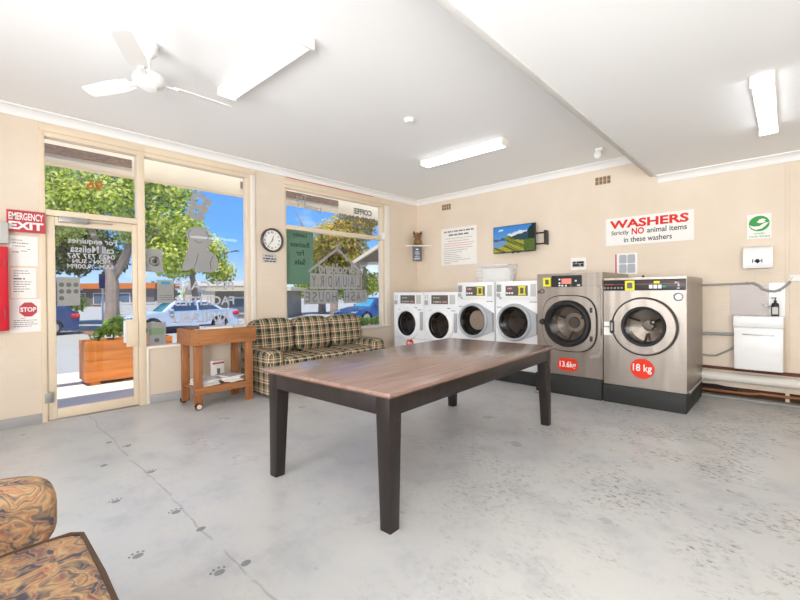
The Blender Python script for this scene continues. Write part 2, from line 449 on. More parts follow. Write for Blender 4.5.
# ================================================================ room shell
HC = 3.11; SOF = 2.78; SX = 4.13; XR = 7.4; YF = -8.6
struct('floor', MB().box((-0.1, YF, -0.1), (XR, 0.0, 0.0)), 'floor')
struct('ceiling', MB().box((-0.25, YF - .2, HC), (XR + .2, 0.2, HC + 0.15)), 'ceiling')
struct('ceiling_soffit', MB().box((SX, YF, SOF), (XR, 0.0, HC - 0.001)), 'ceiling')
tr = MB().box((SX - 0.012, YF, SOF - 0.012), (SX + 0.045, -0.1, SOF + 0.03), 0.004)
struct('trim_soffit', tr, 'trimgrey')
wl = MB()
T = 0.22
for y0, y1, z0, z1 in ((YF, -5.745, 0, HC), (-4.82, -3.47, 0, 0.655), (-3.47, -2.99, 0, HC), (-2.99, -0.80, 0, 0.665), (-0.80, 0, 0, HC),
                       (-5.745, -3.47, 3.0, HC), (-2.99, -0.80, 2.97, HC)):
    wl.box((-T, y0, z0), (0, y1, z1))
struct('wall_left', wl, 'wall')
struct('wall_back', MB().box((-T, 0, 0), (XR, T, HC)).box((5.405, -0.014, 0.0), (5.44, 0, 2.69), 0.003), 'wall')
struct('wall_right', MB().box((XR, YF, 0), (XR + T, T, HC)), 'wall')
struct('wall_front', MB().box((-T, YF - T, 0), (XR + T, YF, HC)), 'wall')
# cornices: coved profile
def cove(y0, s=0.085, n=6):
    prof = [(0, 0), (0.012, 0)]
    for i in range(n + 1):
        a = PI / 2 * i / n
        prof.append((s - (s - 0.012) * math.cos(a), s - 0.012 - (s - 0.012) * (1 - math.sin(a)) + 0.0))
    prof += [(s, s), (0, s)]
    return prof
def coveprof(s=0.09, n=6):
    p = [(0, 0), (0.014, 0)]
    for i in range(n + 1):
        a = PI / 2 * i / n; p.append((0.014 + (s - 0.014) * (1 - math.cos(a)), (s - 0.014) * math.sin(a)))
    return p + [(s, s), (0, s)]
c = MB().prism([(a, HC - 0.09 + b) for a, b in coveprof()], 'xz', YF, 0.0)
struct('trim_left_cornice', c, 'cornice')
c = MB().prism([(-a, HC - 0.09 + b) for a, b in coveprof()], 'yz', 0.0, SX)
struct('trim_back_cornice', c, 'cornice')
c = MB().prism([(-a, SOF - 0.09 + b) for a, b in coveprof()], 'yz', SX + 0.06, XR)
struct('trim_soffit_cornice', c, 'cornice')
struct('baseboard_left', MB().box((0, YF, 0), (0.014, -5.745, 0.10), 0.003).box((0, -4.80, 0), (0.014, -0.02, 0.10), 0.003), 'skirt')
struct('trim_back_foot', MB().box((4.6, -0.012, 0.03), (XR, 0, 0.13), 0.004), P('dark_gap_brown', (84, 62, 50), .9, 0, .1, .4, 9))  # shade of the gap in the broken skirting, put in as dark brown
struct('trim_floor_ledge', MB().box((4.6, -0.13, 0), (XR, 0, 0.035), 0.008), 'midgrey')

# ---- shopfront
FX0, FX1 = -0.10, 0.012
d1 = shell('door_1')
f = MB()
f.box((FX0, -5.745, 0), (FX1, -5.70, 3.0), 0.004).box((FX0, -4.895, 0), (FX1, -4.82, 3.0), 0.004)
f.box((FX0, -5.70, 2.09), (FX1, -4.895, 2.15), 0.004).box((FX0, -5.70, 2.885), (FX1, -4.895, 3.0), 0.004)
f.box((0.0, -5.745, 2.93), (0.03, -4.82, 2.985), 0.006)
struct('door_frame', f, 'cream', d1)
f = MB()
f.box((-0.055, -5.697, 0.012), (-0.010, -5.625, 2.085), 0.004).box((-0.055, -4.942, 0.012), (-0.010, -4.898, 2.085), 0.004)
f.box((-0.055, -5.625, 0.012), (-0.010, -4.942, 0.115), 0.004).box((-0.055, -5.625, 2.0), (-0.010, -4.942, 2.085), 0.004)
leaf = struct('door_leaf', f, 'cream', d1)
struct('pane', MB().box((-0.036, -5.625, 0.115), (-0.030, -4.942, 2.0)), 'glass', d1)
struct('fanlight_pane', MB().box((-0.060, -5.70, 2.15), (-0.054, -4.895, 2.885)), 'glass', d1)
o = struct('door_closer', MB().box((-0.008, -5.60, 2.03), (0.05, -5.36, 2.085), 0.006).box((0.0, -5.36, 2.05), (0.03, -5.14, 2.062)), 'metal', d1)
struct('hinge', MB().box((-0.008, -5.725, 0.19), (0.018, -5.655, 0.30), 0.004), 'metal', d1)
h = struct('lock_plate', MB().box((-0.010, -5.02, 0.69), (0.022, -4.90, 1.0), 0.006), 'cream', d1)
struct('door_handle', MB().box((0.0, -5.045, 0.74), (0.03, -5.02, 0.99), 0.004), 'whitep', d1)
struct('threshold', MB().box((-0.16, -5.70, -0.03), (0.0, -4.895, 0.008), 0.003), 'metal', d1)
w1 = shell('window_1')
f = MB().box((FX0, -4.82, 2.885), (FX1, -3.47, 3.0), 0.004).box((FX0, -3.585, 0.655), (FX1, -3.535, 2.885), 0.004).box((FX0, -4.82, 0.655), (FX1, -3.585, 0.675), 0.003)
f.box((0.0, -4.82, 2.93), (0.03, -3.47, 2.985), 0.006)
struct('window_frame', f, 'cream', w1)
struct('architrave', MB().box((-0.02, -3.535, 0.655), (0.02, -3.465, 3.0), 0.004).box((-0.01, -4.82, 0.0), (0.016, -4.795, 0.655), 0.003), 'creamwhite', w1)
struct('window_sill', MB().box((-0.2, -4.80, 0.645), (0.03, -3.54, 0.668), 0.004), 'creamwhite', w1)
struct('pane', MB().box((-0.064, -4.82, 0.675), (-0.058, -3.585, 2.885)), 'glass', w1)
w2 = shell('window_2')
f = MB().box((FX0, -2.99, 2.86), (FX1, -0.80, 2.97), 0.004).box((FX0, -2.99, 0.68), (FX1 - 0.03, -2.955, 2.86), 0.004).box((FX0, -0.99, 0.68), (FX1, -0.93, 2.86), 0.004)
f.box((FX0, -2.955, 2.245), (FX1, -0.99, 2.31), 0.006).box((FX0, -2.955, 0.665), (FX1, -0.99, 0.69), 0.003).box((0, -2.99, 2.90), (0.03, -0.80, 2.965), 0.006)
struct('window_frame', f, 'cream', w2)
struct('architrave', MB().box((-0.02, -0.93, 0.68), (0.02, -0.80, 2.9), 0.004), 'creamwhite', w2)
struct('window_sill', MB().box((-0.2, -2.96, 0.65), (0.045, -0.80, 0.682), 0.005), 'creamwhite', w2)
struct('pane', MB().box((-0.064, -2.955, 0.69), (-0.058, -0.99, 2.86)), 'glass', w2)
tag(MB().box((0.012, -1.02, 2.27), (0.07, -0.94, 2.38), 0.012).box((0.02, -1.03, 2.255), (0.05, -0.96, 2.275), 0.004).build('motion_sensor', 'whitep'),
    'small white sensor box on the frame of the rear window', 'sensor')
tag(MB().tube([(0.008, -2.98, 3.012), (0.008, -1.2, 3.012)], 0.004, 6).build('alarm_cable', 'redink'), 'thin red cable running under the cornice above the rear window', 'cable')

# ================================================================ things on the left wall (local frame: faces -y, x right; rotz 90 deg)
L90 = PI / 2
def lw(name, label, cat, y, z, group=None, x=0.0): return thing(name, label, cat, (x, y, z), L90, group)
e = lw('emergency_exit_sign', 'red and white EMERGENCY EXIT sign beside the door frame', 'sign', -5.845, 2.0, x=0.036)
MB().box((-0.14, -0.004, -0.105), (0.14, 0.004, 0.105)).build('panel', 'exitred', e)
m = MB(); put_text(m, 'EMERGENCY', (0, -0.004, 0.047), 0.252, 0.07, 0.02); put_text(m, 'EXIT', (0, -0.004, -0.042), 0.252, 0.075, 0.04)
m.build('lettering', 'white_ink', e)
rnd = random.Random(3)
def notice(name, label, y0, y1, z0, z1, lines, stop=False, group=None):
    cy, cz = (y0 + y1) / 2, (z0 + z1) / 2; w, hh = (y1 - y0) / 2, (z1 - z0) / 2
    n = lw(name, label, 'notice', cy, cz, group, x=0.002)
    MB().box((-w, -0.0015, -hh), (w, 0, hh)).build('sheet', 'paper', n)
    m = MB()
    for zf, x0f, x1f, th in lines: word_bars(m, -w + 2 * w * x0f, -w + 2 * w * x1f, -hh + 2 * hh * zf, th, -0.0015, rnd)
    m.build('writing', 'greyink', n)
    if stop:
        MB().prism([(0.07 * math.cos(PI / 8 + i * PI / 4) + 0.02, 0.075 * math.sin(PI / 8 + i * PI / 4) + 0.06) for i in range(8)], 'xz', -0.0025, -0.0015).build('octagon', 'exitred', n)
        m = MB(); put_text(m, 'STOP', (0.02, -0.0025, 0.06), 0.115, 0.045, 0.03); m.build('lettering', 'white_ink', n)
    return n
notice('paper_notice', 'upper white paper notice under the emergency exit sign', -5.965, -5.76, 1.57, 1.86,
       [(0.86, .1, .45, .006), (.76, .1, .65, .008), (.66, .1, .55, .006), (.50, .4, .62, .006), (.46, .1, .35, .008), (.56, .62, .72, .006), (.52, .45, .5, .016), (.52, .58, .63, .016)])
notice('paper_notice', 'middle white paper notice covered in small grey writing', -5.96, -5.775, 1.255, 1.55,
       [(.9, .1, .7, .006), (.82, .1, .75, .006), (.74, .1, .3, .006), (.64, .1, .55, .014), (.54, .1, .85, .006), (.46, .1, .8, .007), (.38, .1, .6, .006), (.3, .1, .75, .006), (.22, .1, .5, .007)])
notice('stop_sign', 'white paper notice with a red STOP octagon', -5.97, -5.745, 0.92, 1.245,
       [(.42, .35, .5, .005), (.36, .12, .9, .006), (.3, .12, .8, .006), (.24, .12, .88, .006), (.18, .12, .7, .006)], True)
b = lw('fire_equipment_cabinet', 'red enamelled wall cabinet at the left edge, with a small catch', 'cabinet', -6.2, 0.95)
MB().box((-0.22, -0.12, 0), (0.22, 0, 0.79), 0.008).build('body', 'boxred', b)
MB().box((-0.205, -0.13, 0.015), (0.205, -0.12, 0.775), 0.006).build('door', 'boxred', b)
for z_ in (.12, .6): MB().box((0.185, -0.145, z_), (0.2, -0.13, z_ + .08), 0.004).build('hinge', 'exitred', b)
m = MB(); m.box((0.02, -0.1312, 0.40), (0.12, -0.13, 0.42)); m.build('white_mark', 'white_ink', b)
tag(MB().box((-0.2, -0.1, 0), (0.205, 0, 0.2), 0.01).box((0.17, -0.103, 0.02), (0.19, -0.1, 0.04)).build('emergency_light_box', 'lightgrey', None, (0, -6.18, 1.77), L90),
    'light grey box mounted above the red cabinet', 'box')
ck = lw('wall_clock', 'round white wall clock with a dark frame', 'clock', -3.217, 2.05)
MB().lathe([(0.166, 0), (0.172, 0.012), (0.172, 0.045), (0.16, 0.055), (0.148, 0.05), (0.146, 0.03)], (0, 0, 0), '-y', 48).build('rim', P('clock_rim', (66, 62, 58), 0.35), ck)
MB().lathe([(0.149, 0.0), (0.149, 0.03), (0, 0.03)], (0, 0, 0), '-y', 48).build('dial', 'paper', ck)
for i, s in enumerate(('XII', 'I', 'II', 'III', 'IV', 'V', 'VI', 'VII', 'VIII', 'IX', 'X', 'XI')):
    a = PI / 2 - i * PI / 6; m = MB(); put_text(m, s, (0.113 * math.cos(a), -0.030, 0.113 * math.sin(a)), None, 0.026, 0.015, rot=a - PI / 2); m.build('numeral', 'ink', ck)
def hand(a, L, w):
    q = MB(); c, s = math.sin(a), math.cos(a)
    q.prism([(-s * w - c * .02, c * w - s * .02), (s * w - c * .02, -c * w - s * .02), (c * L + s * w * .3, s * L - c * w * .3), (c * L - s * w * .3, s * L + c * w * .3)], 'xz', -0.036, -0.033)
    return q.build('hand', 'ink', ck)
hand(math.radians(18), 0.07, 0.005); hand(math.radians(217), 0.105, 0.004)
n = lw('opening_notice', 'small grey plaque with black writing under the clock', 'notice', -3.245, 1.788)
MB().box((-0.115, -0.004, -0.062), (0.115, 0, 0.062)).build('plate', 'lightgrey', n)
m = MB(); word_bars(m, -0.07, 0.06, 0.035, 0.014, -0.004, rnd, center=True); word_bars(m, -0.1, 0.1, -0.005, 0.018, -0.004, rnd); word_bars(m, -0.08, 0.1, -0.04, 0.016, -0.004, rnd)
m.build('writing', 'ink', n)

# ================================================================ things on the shopfront glass (face the street: rotz -90 deg)
def G(v): return ((-6.24434 + (v[0] + 6.24434) * 1.012), 1.28 + (v[1] - 1.28) * 1.012)
GX = -0.066
def on_glass(name, label, cat, y, z, group=None, x=GX):
    y, z = G((y, z)); return thing(name, label, cat, (x, y, z), -PI / 2, group)
def glass_lines(name, label, lines, m='film'):
    """lines: text, centre y, centre z, width, height, bold"""
    y0, z0 = lines[0][1], lines[0][2]
    t = on_glass(name, label, 'lettering', y0, z0)
    for s, y, z, w, hh, bold in lines:
        mb = MB(); put_text(mb, s, (-(y - y0) * 1.012, 0, (z - z0) * 1.012), w * 1.012, hh * 1.012, bold); mb.build('text_line', m, t)
    return t
dl = on_glass('door_hours_lettering', 'white lettering with phone number and hours on the glass door', 'lettering', -5.33, 1.84, x=-0.037)
for s, y, z, w, hh, bold in (('For enquiries', -5.315, 1.845, 0.43, 0.075, 0.02), ('call Melissa', -5.32, 1.765, 0.385, 0.075, 0.02), ('0423 737 767', -5.33, 1.69, 0.42, 0.055, 0.02),
                             ('MON - SUN', -5.33, 1.635, 0.33, 0.045, 0.03), ('6AM - 9.00PM', -5.335, 1.58, 0.41, 0.05, 0.02)):
    mb = MB(); put_text(mb, s, (-(y + 5.33), 0, z - 1.84), w, hh, bold); mb.build('text_line', 'whitefilm', dl)
def poster(name, label, y0, y1, z0, z1, m='poster_back', x=GX):
    t = on_glass(name, label, 'poster', (y0 + y1) / 2, (z0 + z1) / 2, x=x)
    w, hh = (y1 - y0) / 2, (z1 - z0) / 2
    MB().box((-w, -0.001, -hh), (w, 0.0, hh)).build('sheet', m, t); return t
t = poster('door_poster', 'grey poster with seven round emblems on the door glass', -5.62, -5.43, 1.17, 1.468, x=-0.038)
m = MB()
for cx, cz in ((-.06, .07), (0, .07), (.06, .07), (-.06, 0), (0, 0), (.06, 0), (.06, -.07)):
    m.prism(ell(cx, cz, 0.022, 0.024, 18), 'xz', 0.0005, 0.0012).prism(ell(cx, cz, 0.0225, 0.0245, 18), 'xz', -0.0018, -0.001)
m.build('emblems', 'filmdark', t)
t = poster('window_poster', 'grey poster with one round emblem at the left of the front window', -4.815, -4.635, 1.546, 1.823)
MB().lathe([(0.058, 0), (0.058, 0.002), (0.044, 0.002), (0.044, 0)], (0, 0.002, -0.01), '-y', 28).lathe([(0.03, 0), (0.03, 0.002), (0, 0.002)], (0, 0.002, -0.01), '-y', 24).build('emblem', 'filmdark', t)
t = poster('window_poster', 'tall light poster with a blue heading below the emblem poster', -4.70, -4.517, 1.178, 1.454)
MB().box((-0.05, 0.0003, 0.085), (0.05, 0.001, 0.12)).build('blue_heading', P('blue_print', (60, 160, 190), 0.7), t)
m = MB(); 
for zz in (-0.05, -0.075, -0.1): word_bars(m, -0.07, 0.07, zz, 0.008, 0.0012, rnd)
m.build('writing', 'filmdark', t)
t = poster('window_poster', 'lowest grey-green poster standing on the front window sill', -4.81, -4.61, 0.69, 0.955)
MB().box((-0.08, 0.0003, -0.02), (0.08, 0.001, 0.06)).build('green_print', FILM('green_print', (170, 200, 160)), t)
m = MB(); m.prism(ell(0.0, -0.085, 0.03, 0.025, 16), 'xz', 0.0003, 0.001); m.build('emblem', 'filmdark', t)
glass_lines('pet_care_lettering', 'pale PET CARE FACILITIES AVAILABLE lettering across the front window', [
    ('PET CARE', -4.14, 1.39, 0.72, 0.115, 0.02), ('FACILITIES', -4.14, 1.195, 0.74, 0.115, 0.02), ('AVAILABLE', -4.19, 0.985, 0.74, 0.12, 0.02)], 'whitefilm')
glass_lines('street_number', 'orange street number 96 on the glass above the door', [('96', -5.29, 2.465, 0.15, 0.10, 0.03)], 'orangefilm')
# sitting dog silhouette with a towel loop above it
dg_ = on_glass('dog_decal', 'large grey sitting dog silhouette on the front window', 'decal', -4.2, 1.85)
prof = [(0.139, 0.071), (0.156, 0.133), (0.173, 0.194), (0.149, 0.247), (0.089, 0.273), (0.015, 0.294), (-0.047, 0.281), (-0.097, 0.234), (-0.134, 0.173), (-0.146, 0.108), (-0.107, 0.053), (-0.081, 0.012), (-0.132, -0.024), (-0.183, -0.06),
        (-0.215, -0.111), (-0.228, -0.177), (-0.207, -0.244), (-0.142, -0.293), (-0.04, -0.289), (0.058, -0.292), (0.082, -0.236), (0.119, -0.256), (0.155, -0.277), (0.225, -0.279), (0.218, -0.21), (0.194, -0.134), (0.164, -0.044), (0.145, 0.02)]
MB().prism(prof, 'xz', -0.001, 0).build('silhouette', 'film', dg_)
m = MB()
for pts in (((-.16, -.08), (-.12, -.16), (-.13, -.25)), ((.03, -.06), (.05, -.16), (.08, -.23)), ((-.03, .10), (.02, .08), (.07, .11)), ((.12, .24), (.15, .18), (.13, .12)), ((-.07, .24), (-.11, .18), (-.08, .13))):
    m.tube([(a, 0.001, b) for a, b in pts], 0.004, 6)
m.build('outline_strokes', 'filmdark', dg_)
tw = on_glass('paw_ribbon_decal', 'grey looped ribbon and paw shape above the dog silhouette', 'decal', -4.17, 2.38)
m = MB()
for q, (cx, cz, ro, ri) in enumerate(((.042, .085, .105, .05), (.08, -.061, .105, .035))):
    m.lathe([(ri, -.0005), (ro, -.0005), (ro, .0005), (ri, .0005), (ri, -.0005)], (cx, -.0011 * q, cz), '-y', 28)
m.prism(ell(-.075, .08, .045, .05, 16), 'xz', -.0031, -.0021).prism(ell(-.03, -.02, .05, .045, 16), 'xz', -.0042, -.0032).prism(ell(.01, -.13, .035, .04, 14), 'xz', -.0053, -.0043)
m.build('ribbon', 'film', tw)
# rear window decals
hs = on_glass('laundry_house_decal', 'grey house-outline laundry emblem on the rear window', 'decal', -2.02, 1.5)
def bar2(m, a, b, c_, d_, w, y=-0.001):
    dx, dz = c_ - a, d_ - b; Ld = math.hypot(dx, dz); nx, nz = -dz / Ld * w, dx / Ld * w
    m.prism([(a + nx, b + nz), (c_ + nx, d_ + nz), (c_ - nx, d_ - nz), (a - nx, b - nz)], 'xz', y, y + 0.001)
m = MB(); bar2(m, -0.57, 0.12, 0.0, 0.52, 0.02); bar2(m, 0.57, 0.12, 0.0, 0.52, 0.02, -0.0011); m.box((-0.03, -0.0013, 0.5), (0.03, -0.0003, 0.60))
m.build('roof_outline', 'film', hs)
m = MB(); put_text(m, 'Brookland', (0.0, 0, 0.19), 0.75, 0.17, 0.035); m.build('text_line', 'film', hs)
panel = MB()
for i in range(7): panel.box((-0.55 + i * 1.1 / 7 + 0.004, -0.001, -0.155), (-0.55 + (i + 1) * 1.1 / 7 - 0.004, 0, 0.10))
panel.build('letter_panel', 'film', hs)
m = MB()
for i, ch in enumerate('LAUNDRY'): put_text(m, ch, (-0.55 + (i + .5) * 1.1 / 7, 0.0012, -0.028), 0.075, 0.18, 0.0); put_text(m, ch, (-0.55 + (i + .5) * 1.1 / 7, -0.0012, -0.028), 0.075, 0.18, 0.0)
m.build('text_line', 'filmdark', hs)
panel = MB()
for i, ch in enumerate('WASH HOUSE'):
    if ch != ' ': panel.box((-0.66 + i * 0.132 + 0.001, -0.001, -0.395), (-0.66 + (i + 1) * 0.132 - 0.001, 0, -0.17), 0)
panel.build('letter_panel', 'film', hs)
m = MB()
for i, ch in enumerate('WASH HOUSE'):
    if ch != ' ':
        for yy in (0.0012, -0.0012): put_text(m, ch, (-0.66 + (i + .5) * 0.132, yy, -0.28), 0.085, 0.16, 0.0)
m.build('text_line', 'filmdark', hs)
glass_lines('coffee_lettering', 'grey COFFEE FOOD DRINKS SNACKS lettering on the top right of the rear window', [
    ('COFFEE', -1.45, 2.70, 0.42, 0.10, 0.04), ('FOOD DRINKS', -1.57, 2.565, 0.82, 0.10, 0.04), ('SNACKS', -1.45, 2.43, 0.5, 0.10, 0.04)], 'filmdark')
sc_ = on_glass('script_lettering', 'grey slanted script lettering on the top left of the rear window', 'lettering', -2.5, 2.62)
m = MB(); put_text(m, 'The', (0.2, 0, 0.12), 0.2, 0.13, 0.0, rot=0.05); m.build('text_line', 'film', sc_)
m = MB(); put_text(m, 'Laundry', (0.06, 0, 0.0), 0.45, 0.14, 0.0, rot=0.12); m.build('text_line', 'film', sc_)
gb = on_glass('for_sale_board', 'green Business For Sale board behind the left of the rear window', 'sign', -2.72, 1.845, x=-0.09)
MB().box((-0.245, -0.02, -0.43), (0.245, 0, 0.42)).build('board', 'greenfilm', gb)
for s, z, w in (('Laundry', 0.33, 0.25), ('Business', 0.19, 0.34), ('For', 0.06, 0.14), ('Sale', -0.08, 0.19)):
    m = MB(); put_text(m, s, (0, 0.0014, z), w, 0.085, 0.02); m.build('text_line', 'greenfilmdark', gb)

# ================================================================ back wall
def bw(name, label, cat, x, z, group=None, y=0.0): return thing(name, label, cat, (x, y, z), 0, group)
s = bw('washers_sign', 'wide white WASHERS Strictly NO animal items sign above the steel washers', 'sign', 4.063, 2.105)
MB().box((-0.513, -0.006, -0.19), (0.513, 0, 0.19)).build('panel', 'paper', s)
m = MB(); put_text(m, 'WASHERS', (0.0, -0.006, 0.10), 0.92, 0.115, 0.035); m.build('red_heading', 'redink', s)
for s_, x_, z_, w_, h_ in (('Strictly', -.33, -.025, .22, .075), ('animal items', .22, -.015, .44, .07), ('in these washers', 0, -.12, .56, .07)):
    m = MB(); put_text(m, s_, (x_, -0.006, z_), w_, h_, 0.012); m.build('black_lettering', 'ink', s)
m = MB(); put_text(m, 'NO', (-0.11, -0.006, -0.012), 0.15, 0.09, 0.03); m.build('red_lettering', 'redink', s)
s = bw('rules_poster', 'large off-white rules poster of small writing on the back wall', 'poster', 1.01, 2.135)
MB().box((-0.395, -0.004, -0.345), (0.395, 0, 0.345)).build('sheet', 'offwhite', s)
m = MB(); word_bars(m, -.33, .33, .28, .026, -.004, rnd, center=True); word_bars(m, -.22, .22, .215, .03, -.004, rnd); m.build('heading', 'greyink', s)
m = MB(); 
for z, fl in ((.15, .9), (.1, .7), (-.03, .95), (-.07, .8), (-.11, .6), (-.145, .45), (-.18, .55), (-.215, .6), (-.25, .9), (-.285, .5), (-.315, .25)): word_bars(m, -.34, .34, z, .010, -.004, rnd, fill=fl, center=z > 0)
m.build('writing', 'softink', s)
m = MB(); word_bars(m, -.33, .35, 0.055, .011, -.004, rnd); word_bars(m, -.33, .3, 0.015, .011, -.004, rnd); m.build('red_writing', 'pinkink', s)
s = bw('wash_hands_sign', 'white square WASH YOUR HANDS sign with a green oval', 'sign', 5.187, 2.01)
MB().box((-0.105, -0.004, -0.14), (0.105, 0, 0.14)).build('panel', 'paper', s)
MB().prism(ell(0, 0.03, 0.09, 0.088), 'xz', -0.006, -0.004).build('green_oval', 'greenink', s)
m = MB(); m.prism([(-.085, .02), (-.05, .0), (0, .0), (.04, .03), (.085, .04), (.05, -.005), (.02, -.03), (-.03, -.04), (-.06, -.02)], 'xz', -0.0075, -0.006)
m.prism([(-.02, .045), (.0, .075), (.03, .085), (.06, .07), (.045, .055), (.02, .06), (.06, .045), (.03, .035), (0, .035)], 'xz', -0.0076, -0.0061)
m.build('white_hands', 'white_ink', s)
m = MB(); put_text(m, 'WASH', (0, -0.004, -0.083), 0.09, 0.022, 0.01); put_text(m, 'YOUR HANDS', (0, -0.004, -0.118), 0.185, 0.022, 0.01); m.build('lettering', 'greenink', s)
s = bw('towel_dispenser', 'white paper towel dispenser on the wall under the green hand-washing sign', 'dispenser', 5.18, 1.525)
prof = [(0, 0), (-0.17, 0), (-0.185, 0.03), (-0.185, 0.16), (-0.15, 0.225), (-0.09, 0.25), (0, 0.255)]
MB().prism(prof, 'yz', -0.125, 0.125).build('cover', 'white', s)
m = MB(); m.prism([(-.035, .085), (-.014, .085), (-.014, .10), (.014, .10), (.014, .085), (.035, .085), (0, .05)], 'xz', -.1862, -.185); m.box((-0.045, -0.1862, 0.06), (-0.037, -0.185, 0.10)).box((0.033, -0.1862, 0.06), (0.041, -0.185, 0.10)).box((-.018, -.1862, .086), (.014, -.185, .092)); m.build('arrow_mark', 'ink', s)
MB().box((-0.09, -0.17, -0.004), (0.09, -0.05, 0.004)).build('towel_slot', 'midgrey', s)
# television
tv = thing('television', 'wall-mounted television showing a mountain lake scene', 'television', (2.2, -0.16, 2.14), 0)
MB().box((-0.37, 0, -0.22), (0.37, 0.035, 0.22), 0.006).box((-0.25, 0.035, -0.15), (0.25, 0.07, 0.15), 0.01).build('case', 'black', tv)
nx_, nz_ = 96, 54; m = MB(); cols = []
vv = [[m.bm.verts.new((-0.36 + 0.72 * i / nx_, -0.0015, -0.205 + 0.415 * j / nz_)) for i in range(nx_ + 1)] for j in range(nz_ + 1)]
r2 = random.Random(5)
def hn(x, s): return math.sin(x * 9.1 + s) * .5 + math.sin(x * 21.3 + s * 2.1) * .3 + math.sin(x * 47.7 + s * 3.7) * .2
for j in range(nz_):
    for i in range(nx_):
        m.bm.faces.new((vv[j][i], vv[j][i + 1], vv[j + 1][i + 1], vv[j + 1][i]))
        u, v = (i + .5) / nx_, (j + .5) / nz_; jit = r2.uniform(-1, 1)
        ridge = 0.5 + 0.30 * max(0, u - 0.15) ** 0.7 * (0.55 + 0.45 * u) + 0.05 * hn(u, 1) + (0.36 * max(0, (u - .82) / .18))
        mid = 0.44 + .18 * math.exp(-((u - .38) / .14) ** 2) + .02 * hn(u, 4)
        shore = 0.36 - 0.0 * u + .03 * hn(u, 7)
        hill = 0.18 + 0.34 * max(0, min(1, (u - .1) / .7)) + .02 * hn(u * 1.7, 2)
        if v > ridge and v > mid:
            c_ = (70 + 70 * (1 - v), 140 + 40 * (1 - v), 215)
            cl = 0.66 + .28 * (u - .3) + .05 * hn(u, 9)
            if u > .35 and v < cl + .02 * jit and v > ridge: c_ = (225, 232, 238)
            if .12 < u < .25 and abs(v - .86 - .03 * hn(u * 2, 3)) < .03: c_ = (220, 230, 240)
        elif v > mid: c_ = (62 + 12 * jit, 84 + 10 * jit, 92 + 8 * jit) if u < .85 else (48, 62, 60)
        elif v > 0.45: c_ = (136 + 18 * jit, 142 + 14 * jit, 80) if hn(u * 3, v * 20) > -.2 else (74, 92, 52)
        else: c_ = (120, 160, 205) if u < .32 - (0.45 - v) * .0 and v > hill else ((176 + 22 * jit, 166 + 16 * jit, 72) if hn(u * 2 + v, v * 14) > -.1 and u < .75 else (96 + 20 * jit, 116 + 16 * jit, 60))
        if u < .3 and v > .45 and v < .5: c_ = (90, 110, 150)
        cols.append(lin(c_))
m.build('screen', ATTR('tv_picture', emit=0.42), tv, colors=cols)
MB().tube([(0.30, 0.08, 0.06), (0.50, 0.08, 0.06)], 0.012, 8).tube([(0.30, 0.08, -0.11), (0.50, 0.08, -0.11)], 0.012, 8).box((0.495, 0.03, -0.13), (0.52, 0.16, 0.09), 0.004).build('wall_bracket', 'black', tv)
MB().box((-0.03, 0.0, -0.232), (0.0, 0.03, -0.22)).box((0.06, 0.0, -0.232), (0.09, 0.03, -0.22)).build('sensor_nub', 'black', tv)
# vents
def vent(x, z, n, label):
    v = bw('air_vent', label, 'vent', x, z); w = 0.105
    MB().box((-w, -0.004, -0.058), (w, 0, 0.058), 0.002).build('plate', P('vent_plate', (214, 194, 168), 0.6), v)
    m = MB(); cw = 2 * w / n
    for i in range(n):
        for j in range(2): m.box((-w + i * cw + .006, -0.0055, -0.052 + j * .054), (-w + (i + 1) * cw - .006, -0.004, -0.004 + j * .054))
    m.build('grille_openings', P('vent_dark', (138, 112, 86), 0.8), v)
vent(0.738, 2.89, 4, 'small slotted wall vent above the rules poster'); vent(3.512, 2.857, 4, 'small slotted wall vent beside the low ceiling, upper back wall')
# papers behind machines
s = bw('picture_card', 'small white card with a dark picture above the 13.6kg steel washer', 'card', 3.166, 1.69)
MB().box((-0.11, -0.004, -0.09), (0.11, 0, 0.09)).build('sheet', 'paper', s); m = MB(); m.box((-0.085, -0.0052, -0.05), (0.085, -0.004, 0.035)); m.build('dark_picture', 'midgrey', s)
m = MB(); word_bars(m, -.08, .08, -.02, .03, -.0053, rnd); word_bars(m, -.08, .08, .02, .025, -.0053, rnd); m.build('writing', 'ink', s)
s = bw('picture_leaflet', 'white leaflet with four grey panes and red edge above the 18kg washer', 'leaflet', 3.805, 1.655)
MB().box((-0.14, -0.004, -0.145), (0.14, 0, 0.145)).build('sheet', 'paper', s)
MB().box((-0.135, -0.0052, -0.14), (-0.115, -0.004, 0.14)).build('red_edge', 'exitred', s)
m = MB()
for i in range(2):
    for j in range(2): m.prism(rrect(-0.085 + i * .105, 0.01 + i * .105, -0.125 + j * .13, -0.005 + j * .13, 0.02), 'xz', -0.0052, -0.004)
m.build('grey_panes', P('pane_print', (176, 182, 190), 0.6), s)
# corner shelf with the terrier figure and hanging plaque
tag(MB().prism([(0.0, -0.36), (0.0, 0.0), (0.38, 0.0), (0.34, -0.03), (0.03, -0.33)], 'xy', 2.185, 2.205).build('corner_shelf', 'creamwhite'),
    'pale triangular corner shelf high between the two walls', 'shelf')
dog = thing('terrier_figure', 'brown terrier ornament sitting on the corner shelf', 'ornament', (0.11, -0.12, 2.205), math.radians(45))
fur = P('brown_fur', (146, 116, 84), 0.95, 0, 0.1, 0.45, 26, 0.8, 60)
MB().sphere((0, 0, 0.07), (0.075, 0.07, 0.085)).sphere((-0.05, -0.06, 0.02), (0.035, 0.05, 0.028)).sphere((0.05, -0.06, 0.02), (0.035, 0.05, 0.028)).build('body', fur, dog)
hd = MB().sphere((0, -0.02, 0.19), (0.078, 0.07, 0.07)).sphere((0, -0.085, 0.17), (0.04, 0.045, 0.034)).build('head', fur, dog)
